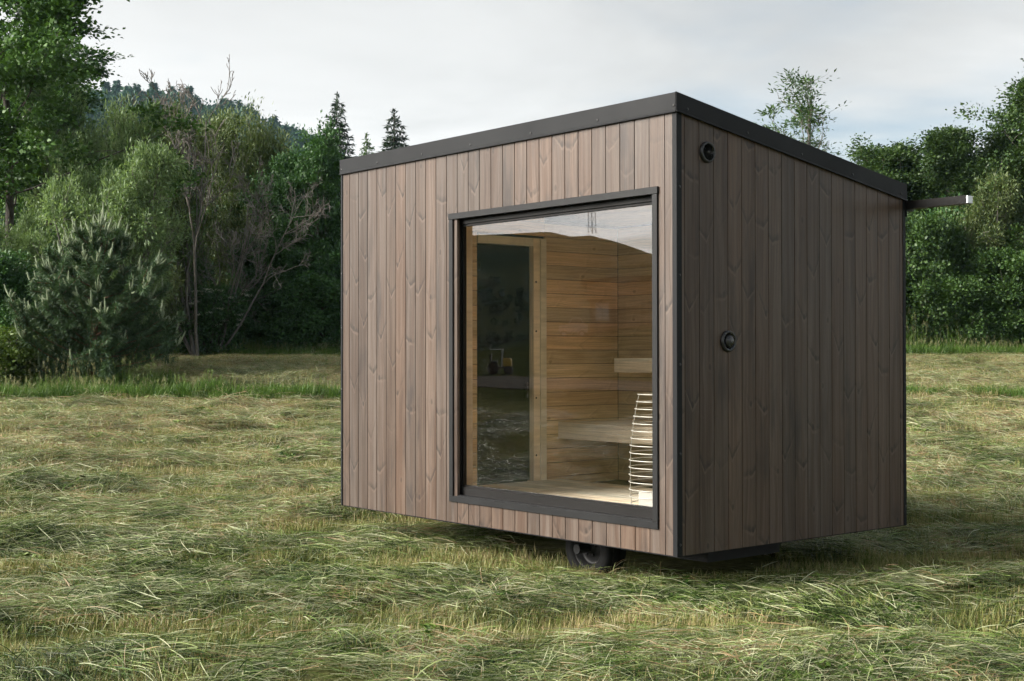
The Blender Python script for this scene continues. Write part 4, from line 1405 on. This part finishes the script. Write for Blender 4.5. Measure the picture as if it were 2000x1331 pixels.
def plant(name, label, cat, key, px, v, top, half, rot=0.0, group=None, lm=None):
    """stands at image column px, distance v; top row and half width (in 2000 px photo pixels) set its size"""
    tm, cm, h_, r_ = TREE_ME[key]
    u = (px - 1000) / FPX * v
    x, y = uv_xy(u, v)
    z = float(ground_h(u, v)) - 0.03
    ztop = CAM[2] + (HORIZON - top) / FPX * v
    sz = (ztop - z) / h_; sr = half / FPX * v / r_
    e = empty(name, (x, y, z), label, cat, group)
    e.rotation_euler.z = rot
    for nm, me in (('trunk', tm), ('crown', cm)):
        o = bpy.data.objects.new(nm, me); COL.objects.link(o); o.parent = e; o.scale = (sr, sr, sz)
        if nm == 'crown' and lm:
            o.material_slots[0].link = 'OBJECT'; o.material_slots[0].material = LM[lm]
    return e


tree_meshes('mapleA', lambda: broadleaf(1, 13, 4.2, 0.08, 1, 46, 0.125, 0.75, 80000, (0.0, 0.9), 0.03, 0.24, flat=0.42, twigs=7), 'maple', 'dark')
tree_meshes('mapleB', lambda: broadleaf(2, 8, 3.2, 0.02, 3, 60, 0.115, 0.75, 76000, (0.1, 0.9), 0.03, 0.22, flat=0.45, twigs=6), 'deep', 'dark')
tree_meshes('willowA', lambda: broadleaf(3, 5, 2.2, 0.03, 7, 84, 0.11, 0.32, 60000, (0.45, 1.2), 0.08, 0.13, flat=1.0, lean=0.45, twigs=8), 'willow', 'grey')
tree_meshes('willowB', lambda: broadleaf(4, 6, 2.6, 0.05, 5, 80, 0.12, 0.30, 54000, (0.5, 1.2), 0.06, 0.16, flat=0.9, lean=0.35, twigs=8, droop=0.1), 'olive', 'grey')
tree_meshes('hazelA', lambda: broadleaf(5, 4, 2.1, 0.01, 6, 72, 0.105, 0.75, 66000, (0.2, 1.0), 0.04, 0.18, flat=0.6, lean=0.4, twigs=8), 'hazel', 'dark')
tree_meshes('hazelB', lambda: broadleaf(6, 4, 2.2, 0.01, 5, 70, 0.10, 0.75, 66000, (0.1, 1.0), 0.04, 0.19, flat=0.6, lean=0.5, twigs=8), 'hazel', 'dark')
tree_meshes('alderA', lambda: broadleaf(7, 9, 2.6, 0.04, 1, 52, 0.105, 0.75, 78000, (0.1, 1.0), 0.04, 0.20, flat=0.65, twigs=7, prof=lambda t: (1 - t) ** 0.55 * 1.05 + 0.1), 'oak', 'grey')
tree_meshes('alderB', lambda: broadleaf(8, 10, 3.0, 0.04, 1, 54, 0.11, 0.75, 80000, (0.1, 1.0), 0.04, 0.23, flat=0.6, twigs=7), 'oak', 'grey')
tree_meshes('ash', lambda: broadleaf(9, 13, 3.6, 0.40, 1, 34, 0.20, 0.34, 4200, (0.75, 1.25), 0.06, 0.17, flat=0.6, twigs=5, tr=0.14, prof=lambda t: 0.55 + 0.45 * math.sin(math.pi * min(1, t * 1.2))), 'hazel', 'grey')
tree_meshes('spruce', lambda: spruce(10), 'spruce', 'dark')

# left side of the picture
plant('maple_tree', 'tall dark maple towering at the left edge of the picture', 'tree', 'mapleA', 20, 33, -190, 265, 0.4)
plant('maple_tree', 'second dark maple behind the tall one at the left edge', 'tree', 'mapleA', -40, 41, 60, 250, 2.9, lm='deep')
plant('willow_shrub', 'pale green willow shrub below the tall maple branches', 'shrub', 'willowA', 150, 36, 178, 120, 0.3)
plant('willow_shrub', 'olive brown willow shrub left of the bare stems', 'shrub', 'willowB', 290, 40, 206, 105, 1.2)
plant('willow_shrub', 'lightest green willow shrub directly behind the young pine', 'shrub', 'willowA', 225, 30, 300, 135, 2.0)
plant('willow_shrub', 'small pale willow bush at the left edge above the pine', 'shrub', 'willowA', 25, 30, 420, 95, 4.0)
plant('willow_tree', 'round topped olive willow standing right of the bare stems', 'tree', 'willowB', 500, 47, 224, 100, 3.3)
plant('maple_tree', 'dense deep green maple reaching the cabin roof corner', 'tree', 'mapleB', 615, 44.5, 278, 125, 0.2)
plant('maple_tree', 'shorter deep green maple under the long dead branches', 'tree', 'mapleB', 535, 43.6, 455, 95, 2.6)
plant('maple_tree', 'dark low maple hidden behind the bare stems', 'tree', 'mapleB', 400, 48, 330, 130, 1.4)
plant('maple_tree', 'dark maple filling the gap behind the pale willows', 'tree', 'mapleB', 120, 42, 330, 150, 3.9)
plant('hazel_bush', 'green hazel bush at the meadow edge between pine and elder', 'bush', 'hazelA', 330, 43.6, 470, 80, 1.0)
plant('hazel_bush', 'dark hazel bush at the meadow edge beneath the short maple', 'bush', 'hazelB', 470, 44.0, 560, 85, 2.2, lm='deep')
plant('hazel_bush', 'dark hazel bush beside the left wall of the cabin', 'bush', 'hazelA', 620, 43.4, 520, 95, 3.1, lm='deep')

plant('hazel_bush', 'dark bush filling the left edge beside the pine', 'bush', 'hazelA', 20, 28, 500, 110, 5.0, lm='deep')
plant('spruce_tree', 'spruce with slim tip rising left of the cabin roof', 'tree', 'spruce', 658, 62, 205, 82, 0.0, 'spruces behind the cabin')
plant('spruce_tree', 'spruce whose tip stands just above the cabin roof edge', 'tree', 'spruce', 770, 60, 235, 95, 2.0, 'spruces behind the cabin')
plant('spruce_tree', 'small pale conifer tip between the two tall spruces', 'tree', 'spruce', 716, 64, 280, 60, 1.0, lm='hazel')
# right side
plant('ash_tree', 'airy ash tree with open crown rising behind the cabin roof', 'tree', 'ash', 1580, 72, 148, 105, 0.6)
plant('alder_tree', 'alder whose rounded top stands nearest the cabin eave', 'tree', 'alderB', 1765, 48, 288, 150, 0.3)
plant('alder_tree', 'narrow alder with pointed top right of the rain spout', 'tree', 'alderA', 1885, 46.5, 268, 130, 1.1)
plant('alder_tree', 'tall alder cut off by the right edge of the picture', 'tree', 'alderB', 2075, 45, 105, 150, 2.4)
plant('willow_tree', 'grey green willow in front of the tall alder', 'tree', 'willowA', 1925, 44.6, 360, 100, 0.9, lm='olive')
plant('alder_tree', 'low alder filling the dip between the two eave side alders', 'tree', 'alderA', 1825, 47.2, 325, 150, 5.3)
plant('alder_tree', 'bushy alder just left of the tallest tree on the right', 'tree', 'alderB', 1962, 46, 262, 140, 3.7)
plant('hazel_bush', 'dense hazel bush at the meadow edge beside the cabin', 'bush', 'hazelA', 1790, 44.0, 430, 100, 0.2)
plant('hazel_bush', 'dense hazel bush in the middle of the right hedge', 'bush', 'hazelB', 1880, 43.8, 500, 105, 1.7)
plant('hazel_bush', 'dense hazel bush at the right edge of the hedge', 'bush', 'hazelA', 1985, 43.9, 450, 110, 3.6)
plant('hazel_bush', 'shaded hazel bush behind the right hedge', 'bush', 'hazelB', 1830, 47, 380, 140, 4.4, lm='deep')
plant('alder_tree', 'alder beyond the right edge of the hedge', 'tree', 'alderA', 2120, 44, 200, 120, 4.1)
plant('maple_tree', 'maple hidden for the most part behind the cabin', 'tree', 'mapleB', 760, 46, 330, 140, 5.2)

tree_meshes('elder', lambda: broadleaf(12, 2.4, 1.5, 0.02, 5, 45, 0.12, 0.6, 12000, (0.2, 1.0), 0.03, 0.22, flat=0.6, lean=0.5), 'hazel', 'dark')
plant('hazel_bush', 'yellow green bush at the bottom of the left edge', 'bush', 'elder', 0, 25.2, 640, 90, 0.5, lm='lime')
for i_, (px_, top_) in enumerate(((900, 455), (1080, 430), (1270, 420), (1470, 425), (1640, 440))):
    plant('hazel_bush', 'hazel bush of the hedge that continues hidden behind the cabin', 'bush', 'hazelA' if i_ % 2 else 'hazelB', px_, 45.0, top_, 130, 1.3 * i_, 'hedge behind the cabin')
# young pine in front of the willows
(tv, tf), (lv, lf, lr), (cv, cf, cr) = young_pine(21)
v = 25.6; u = (178 - 1000) / FPX * v
x, y = uv_xy(u, v); z = float(ground_h(u, v)) - 0.02
sz = (CAM[2] + (HORIZON - 392) / FPX * v - z) / float(max(lv[:, 2].max(), cv[:, 2].max()))
pine = empty('pine_sapling', (x, y, z), 'bushy young pine with pale upright new shoots at the meadow edge', 'tree')
for nm, me in (('trunk', mesh_np('trunk', tv, tf, BK['red'], smooth=True)), ('crown', mesh_np('crown', lv, lf, LM['pine'], {'rnd': lr})), ('new_shoots', mesh_np('new_shoots', cv, cf, LM['shoot'], {'rnd': cr}))):
    o = bpy.data.objects.new(nm, me); COL.objects.link(o); o.parent = pine; o.scale = (1.12, 1.12, sz)
pine.children[-1]


# bare and dead trees
def bare_tree(name, label, px, v, top, seed, **kw):
    tv, tf = bare(seed, **kw)
    u = (px - 1000) / FPX * v
    x, y = uv_xy(u, v); z = float(ground_h(u, v)) - 0.03
    k = (CAM[2] + (HORIZON - top) / FPX * v - z) / float(tv[:, 2].max())
    me = mesh_np(name, tv * np.array([k, k, k]), tf, BK['dead'], smooth=True)
    return tag(put(name, me, None, (x, y, z)), label, 'tree')


LX, LY = RT                                    # lean towards image right
bare_tree('bare_tree', 'tallest leafless tree with forked upright stems', 388, 40.6, 108, 31, stems=5, levels=3, kids=5, ang=0.42, fine=0.008)
bare_tree('bare_tree', 'leafless grey tree leaning right towards the dark maples', 418, 41.7, 300, 34, stems=3, lean=(LX * 0.55, LY * 0.55), levels=3, kids=6, ang=0.7, fine=0.008)
bare_tree('bare_tree', 'thin leafless stems poking above the olive willow', 310, 41.0, 150, 36, stems=2, levels=3, kids=5, ang=0.45, fine=0.007)
bare_tree('bare_tree', 'low dead branches spreading over the elder blossom', 405, 41.8, 430, 38, stems=3, lean=(LX * 0.3, LY * 0.3), levels=3, kids=5, ang=1.0, fine=0.007, droop=0.03)

# elder in blossom
elder = plant('elder_bush', 'elder bush dotted with flat white blossom clusters', 'bush', 'elder', 408, 41.6, 562, 72, 0.0, lm='deep')
r = np.random.default_rng(77)
pp, oo = [], []
for k in range(80):
    a = r.uniform(0, 6.28); rr_ = math.sqrt(r.random()) * 1.25; zz_ = r.uniform(1.0, 2.15)
    n = 60
    pp.append(np.stack([math.cos(a) * rr_ + r.normal(0, .055, n), math.sin(a) * rr_ + r.normal(0, .055, n), zz_ + r.normal(0, .012, n)], -1)); oo.append(r.normal(0, 1, (n, 3)) * np.array([1, 1, .2]))
bv, bf, br = leaves_np(np.concatenate(pp), np.concatenate(oo), 0.035, 0.8, r, up=2.0, fold=0)
o = bpy.data.objects.new('blossom', mesh_np('blossom', bv, bf, LM['flower'], {'rnd': br})); COL.objects.link(o); o.parent = elder

# ------------------------------------------------------------------ wooded hill far behind
def far_hill_mat(name, a, b_):
    m, t, bs = mat_new(name)
    o = t.n('ShaderNodeTexCoord').outputs['Object']
    nz = t.noise(o, 0.05, 6.0, 0.65)
    t.link(t.mix(t.sstep(nz, 0.35, 0.65), (*a, 1), (*b_, 1)), bs.inputs['Base Color'])
    bs.inputs['Roughness'].default_value = 1.0
    bs.inputs['Specular IOR Level'].default_value = 0.0
    return m


HV = 430.0
hr = [(-700, 330), (-200, 290), (60, 250), (200, 215), (300, 196), (360, 192), (450, 214), (520, 240), (590, 268), (650, 300), (760, 390), (900, 520), (1100, 650), (1500, 690)]
hpx = np.linspace(-700, 1500, 90); hy_ = np.interp(hpx, [a for a, b_ in hr], [b_ for a, b_ in hr]) + 74
rows = np.linspace(0, 1, 26)
HVt = []
for k in rows:
    v_ = HV - 190 + 250 * k
    prof_ = math.sin(min(1, k / 0.76) * math.pi / 2) if k < 0.76 else 1 - (k - 0.76) * 1.6
    u_ = (hpx - 1000) / FPX * HV
    hz = (HORIZON - hy_) / FPX * HV * prof_ + 2.0 + (fbm(u_ * 0.02, np.full_like(u_, v_ * 0.02), 61, 2) - 0.5) * 8 * (1 - k)
    X, Y = uv_xy(u_, np.full_like(u_, v_))
    HVt.append(np.stack([X, Y, hz], -1))
HVt = np.array(HVt)
ii = np.arange(26 * 90).reshape(26, 90)
hf_ = np.stack([ii[:-1, :-1], ii[:-1, 1:], ii[1:, 1:], ii[1:, :-1]], -1).reshape(-1, 4)
hill = put('hill', mesh_np('hill', HVt.reshape(-1, 3), hf_, far_hill_mat('hill_floor', (0.02, 0.04, 0.02), (0.04, 0.065, 0.03)), smooth=True))
tag(hill, 'far wooded hill behind the willows', None, kind='structure')


def far_tree(seed, conifer):
    r = np.random.default_rng(seed)
    n = 420
    if conifer:
        t = r.random(n) ** 0.7; a = r.uniform(0, 6.28, n); rr_ = (1 - t) * 2.6 * r.uniform(0.5, 1.0, n) + 0.1
        pos = np.stack([np.cos(a) * rr_, np.sin(a) * rr_, 1 + t * 13 - rr_ * 0.25], -1)
        out = np.stack([np.cos(a), np.sin(a), np.full(n, -0.5)], -1)
        return leaves_np(pos, out, 1.3, 0.5, r)
    c = r.normal(0, 1, (14, 3)); c /= np.linalg.norm(c, axis=1, keepdims=True); c = c * np.array([2.6, 2.6, 3.0]) + np.array([0, 0, 6.5])
    pos = c[r.integers(0, 14, n)] + r.normal(0, 0.9, (n, 3))
    return leaves_np(pos, pos - np.array([0, 0, 6.0]), 1.1, 0.8, r)


fpro = [far_tree(400 + i, i < 3) for i in range(6)]
n = 3600
k_ = rng.uniform(0.05, 0.82, n) ** 0.8; c_ = rng.uniform(25, 74, n)          # columns of the hill grid in view
i0 = np.clip((k_ * 25).astype(int), 0, 24); j0 = np.clip(c_.astype(int), 0, 88)
fi = (k_ * 25 - i0)[:, None]; fj = (c_ - j0)[:, None]
pos = (HVt[i0, j0] * (1 - fi) + HVt[i0 + 1, j0] * fi) * (1 - fj) + (HVt[i0, j0 + 1] * (1 - fi) + HVt[i0 + 1, j0 + 1] * fi) * fj
sc_ = rng.uniform(0.75, 1.25, n) * np.where(rng.random(n) < 0.5, 0.85, 0.7)
LM['far'] = leaf_mat('far_wood_leaves', (0.024, 0.066, 0.050), (0.050, 0.105, 0.070), 0.15, 0.7)
scatter('hillside_wood', fpro, pos - np.array([0, 0, 0.6]), np.stack([np.zeros(n), np.zeros(n), rng.uniform(0, 6.28, n)], -1), np.stack([sc_, sc_, sc_], -1), rng.integers(0, 6, n), LM['far'],
        'mixed dark wood covering the far hill', 'wood')

# ------------------------------------------------------------------ what the window reflects: slope, lane, house, car, roller, mast
MIR = np.array([CAM[0], 2 * 0.066 - CAM[1], CAM[2]])         # the camera mirrored in the pane


def mirror_ray(px, py):
    d = RM.T @ np.array([(px - 1000) / FPX, 1.0, -(py - 665.5) / FPX])
    return np.array([d[0], -d[1], d[2]])


def mirror_at(px, dist, py=HORIZON):
    d = mirror_ray(px, py); hl = math.hypot(d[0], d[1])
    return MIR + d * dist / hl


def gz(p):
    u, v = xy_uv(p[0], p[1])
    return float(ground_h(u, v))


# opposite hillside
ridge = [(500, 520), (700, 470), (820, 452), (908, 446), (1000, 443), (1070, 438), (1120, 450), (1150, 446), (1200, 458), (1240, 472), (1275, 486), (1400, 520), (1600, 560), (1900, 640)]
rp = np.linspace(450, 1950, 80); ry = np.interp(rp, [a for a, b_ in ridge], [b_ for a, b_ in ridge])
HV2 = []
for k in np.linspace(0, 1, 22):
    row = []
    for a, b_ in zip(rp, ry):
        dist = 110 + 340 * k
        p = mirror_at(a, dist)
        top = CAM[2] + (HORIZON - b_ - 12) / FPX * 382
        kk = min(1, k / 0.8); f = kk ** 1.7 if k < 0.8 else 1 - (k - 0.8) * 0.8
        row.append((p[0], p[1], -1.5 + (top + 1.5) * f + (float(vnoise(p[0] * 0.03, p[1] * 0.03, 5)) - 0.5) * 5 * (1 - abs(2 * k - 1))))
    HV2.append(row)
HV2 = np.array(HV2)
ii = np.arange(22 * 80).reshape(22, 80)
hf2 = np.stack([ii[:-1, :-1], ii[:-1, 1:], ii[1:, 1:], ii[1:, :-1]], -1).reshape(-1, 4)
hill2 = put('hill', mesh_np('hill', HV2.reshape(-1, 3), hf2, far_hill_mat('opposite_slope', (0.03, 0.045, 0.02), (0.055, 0.065, 0.03)), smooth=True))
tag(hill2, 'broad hillside mirrored in the window', None, kind='structure')
n = 900
k_ = rng.uniform(0.15, 0.55, n); c_ = rng.uniform(2, 77, n)
i0 = (k_ * 21).astype(int); j0 = c_.astype(int)
pos = HV2[i0, j0] + rng.normal(0, 2.5, (n, 3)) * np.array([1, 1, 0])
sc_ = rng.uniform(0.10, 0.22, n)
scatter('hillside_wood', fpro, pos - np.array([0, 0, 0.5]), np.stack([np.zeros(n), np.zeros(n), rng.uniform(0, 6.28, n)], -1), np.stack([sc_, sc_, sc_], -1), rng.integers(3, 6, n), LM['far'], 'low woodland on the hillside mirrored in the window', 'wood')

# lane across the meadow
lane = []
lane_m = simple('pale_gravel_lane', (0.085, 0.08, 0.07), 1.0, 0.0, 0.0, var=0.2)
LP = np.linspace(500, 1900, 60)
lv_, lfv = [], []
for a in LP:
    for dd in (40.5 + float(vnoise(a * 0.02, 0.5)) * 2, 47.5 + float(vnoise(a * 0.02, 9.5)) * 3):
        p = mirror_at(a, dd); lv_.append((p[0], p[1], gz(p) + 0.03))
for i in range(59): lfv.append((2 * i, 2 * i + 2, 2 * i + 3, 2 * i + 1))
tag(put('lane', mesh_np('lane', np.array(lv_), np.array(lfv), lane_m)), 'pale gravel lane mirrored in the window', None, kind='structure')

dirv = mirror_ray(1210, HORIZON); dirv = dirv / math.hypot(dirv[0], dirv[1])
SIDE = np.array([-dirv[1], dirv[0]])                 # horizontal, across the mirrored line of sight


def rotz_for():
    return math.atan2(-SIDE[1], -SIDE[0])


def local_thing(name, p, label, cat):
    e = empty(name, (p[0], p[1], gz(p)), label, cat)
    e.rotation_euler.z = rotz_for()
    return e


def lpart(name, mb, mat, parent, bevel=0.0, smooth=False):
    me = mb.mesh(name, mat, bevel, 1, smooth)
    o = bpy.data.objects.new(name, me); COL.objects.link(o); o.parent = parent
    return o


# timber house; local x runs across the mirrored view, local +y away from it. In the mirror, -x appears on the right or left by reflection.
wood_l = simple('larch_boards', (0.42, 0.29, 0.17), 0.7, var=0.25)
wood_d = simple('brown_boards', (0.20, 0.12, 0.075), 0.7, var=0.25)
dark_glass = simple('house_window_glass', (0.03, 0.035, 0.04), 0.05)
curtain = simple('pale_blind', (0.65, 0.66, 0.66), 0.7)
p = mirror_at(1235, 96)
house = local_thing('timber_house', p, 'timber house with slatted upper storey mirrored in the window', 'house')
lpart('wall', MB().box((-3.0, 0, -1.0), (3.0, 6, 2.0)), wood_d, house)
lpart('upper_storey', MB().box((-3.2, -0.5, 2.0), (3.2, 6, 3.3)), wood_l, house)
for i in range(10):
    lpart('slat', MB().box((-3.1, -0.56, 2.05 + i * 0.12), (2.9, -0.51, 2.14 + i * 0.12)), wood_l, house)
lpart('roof', MB().hexa([(-3.6, -1.0, 3.5), (3.6, -1.0, 3.1), (3.6, 6.5, 3.1), (-3.6, 6.5, 3.5), (-3.6, -1.0, 3.7), (3.6, -1.0, 3.3), (3.6, 6.5, 3.3), (-3.6, 6.5, 3.7)]), M['metal'], house)
for x in (-2.9, -1.0, 1.0):
    lpart('post', MB().box((x - 0.08, -0.48, -0.8), (x + 0.08, -0.32, 2.0)), wood_l, house)
hw = lpart('window', MB().box((1.6, -0.05, 0.4), (2.6, -0.002, 1.7)), M['white'], house)
lpart('pane', MB().box((1.7, -0.07, 0.5), (2.05, -0.052, 1.6)).box((2.15, -0.07, 0.5), (2.5, -0.052, 1.6)), curtain, hw)
hd = lpart('door', MB().box((-0.6, -0.05, -0.4), (0.4, -0.002, 1.8)), wood_l, house)

# white pick-up beside the house
p = mirror_at(1119, 92)
car = local_thing('pickup_car', p, 'small white pickup car mirrored in the window beside the timber house', 'car')
body = MB()
prof = [(-1.0, 0.35), (0.95, 0.35), (0.95, 0.82), (0.25, 0.92), (-0.35, 0.95), (-1.0, 0.90)]
A = [body.bm.verts.new((x, -0.42, z)) for x, z in prof]; B = [body.bm.verts.new((x, 0.42, z)) for x, z in prof]
for i in range(6): body.bm.faces.new((A[i], A[(i + 1) % 6], B[(i + 1) % 6], B[i]))
body.bm.faces.new(A); body.bm.faces.new(B[::-1])
lpart('body', body, M['white'], car, 0.04)
cab = MB().hexa([(-0.75, -0.38, 0.93), (0.35, -0.38, 0.93), (0.35, 0.38, 0.93), (-0.75, 0.38, 0.93), (-0.55, -0.32, 1.35), (0.08, -0.32, 1.35), (0.08, 0.32, 1.35), (-0.55, 0.32, 1.35)])
lpart('cab', cab, M['white'], car, 0.05)
for y0_, y1_ in ((-0.392, -0.375),):
    lpart('side_window', MB().hexa([(-0.62, -0.40, 0.98), (0.22, -0.40, 0.98), (0.22, -0.375, 0.98), (-0.62, -0.375, 0.98), (-0.50, -0.345, 1.28), (0.04, -0.345, 1.28), (0.04, -0.32, 1.28), (-0.50, -0.32, 1.28)]), dark_glass, car)
for x in (-0.62, 0.6):
    for y in (-0.40, 0.40):
        wh = lpart('wheel', MB().lathe((x, y, 0.24), (0, -1 if y < 0 else 1, 0), [(-0.07, 0.16), (-0.07, 0.24), (0.07, 0.24), (0.07, 0.16), (0.05, 0.15), (0.05, 0.0)], 20), M['rubber'], car, smooth=False)
        lpart('rim', MB().lathe((x, y, 0.24), (0, -1 if y < 0 else 1, 0), [(0.055, 0.14), (0.06, 0.06), (0.065, 0.0)], 14), M['zinc'], wh)
for y in (-0.28, 0.28):
    lpart('headlight', MB().box((0.94, y - 0.08, 0.66), (0.965, y + 0.08, 0.76)), curtain, car)
car.scale = (1.0, 1.0, 1.0)

# yellow roller standing in the meadow
p = mirror_at(978, 52)
rol = local_thing('yellow_roller', p, 'small yellow garden tractor with roll bar mirrored in the window', 'tractor')
yel = simple('yellow_paint', (0.65, 0.42, 0.04), 0.4, var=0.1)
lpart('hood', MB().box((-0.42, -0.18, 0.30), (-0.10, 0.18, 0.62)), yel, rol, 0.04)
lpart('seat', MB().box((0.12, -0.15, 0.42), (0.40, 0.15, 0.52)).box((0.36, -0.15, 0.52), (0.44, 0.15, 0.78)), M['plastic'], rol, 0.02)
lpart('platform', MB().box((-0.45, -0.2, 0.22), (0.5, 0.2, 0.295)), M['frame_steel'], rol)
lpart('roll_bar', MB().tube([(-0.05, -0.22, 0.3), (-0.08, -0.22, 0.95), (-0.08, 0.22, 0.95), (-0.05, 0.22, 0.3)], 0.022, 8).tube([(-0.08, 0, 0.95), (0.42, 0, 0.97)], 0.018, 8), M['zinc'], rol)
for x, rr_ in ((-0.30, 0.16), (0.30, 0.22)):
    for y in (-0.24, 0.24):
        lpart('wheel', MB().lathe((x, y, rr_), (0, -1 if y < 0 else 1, 0), [(-0.06, 0.0), (-0.06, rr_), (0.06, rr_), (0.06, rr_ * 0.6), (0.03, 0.0)], 20), M['rubber'], rol)
rol.scale = (1.0, 1.0, 1.0)

# lattice mast on the ridge
p = mirror_at(1156, 385)
u_, v_ = xy_uv(p[0], p[1])
zb = CAM[2] + (HORIZON - 449) / FPX * 385 - 1.0
ms = MB()
Hm = 16.0
legs = []
for sx_, sy_ in ((-1, -1), (1, -1), (1, 1), (-1, 1)):
    ms.tube([(0.8 * sx_, 0.8 * sy_, 0), (0.45 * sx_, 0.45 * sy_, Hm)], 0.08, 5)
for k in range(6):
    z0_ = Hm * k / 6; z1_ = Hm * (k + 1) / 6
    r0 = 0.8 - 0.35 * k / 6; r1 = 0.8 - 0.35 * (k + 1) / 6
    for (ax_, ay_), (bx_, by_) in (((-1, -1), (1, -1)), ((1, -1), (1, 1)), ((1, 1), (-1, 1)), ((-1, 1), (-1, -1))):
        ms.tube([(ax_ * r0, ay_ * r0, z0_), (bx_ * r1, by_ * r1, z1_)], 0.05, 4)
mast = MB.mesh(ms, 'lattice_mast', M['zinc'])
mo = put('lattice_mast', mast, None, (p[0], p[1], zb))
tag(mo, 'steel lattice mast on the ridge mirrored in the window', 'mast')

# ------------------------------------------------------------------ haze
hz = MB().box((-1100, -1000, -2.0), (1000, 1100, 130.0)).build('haze', M['black'])
hm = bpy.data.materials.new('thin_haze'); hm.use_nodes = True
ht = NT(hm.node_tree); hm.node_tree.nodes.clear()
pv = ht.n('ShaderNodeVolumePrincipled', {'Color': (0.55, 0.82, 1.0, 1), 'Density': 0.00012})
ho = ht.n('ShaderNodeOutputMaterial'); ht.link(pv.outputs[0], ho.inputs['Volume'])
hz.data.materials.clear(); hz.data.materials.append(hm)
tag(hz, 'thin evening haze over the meadow and hill', None, kind='stuff')
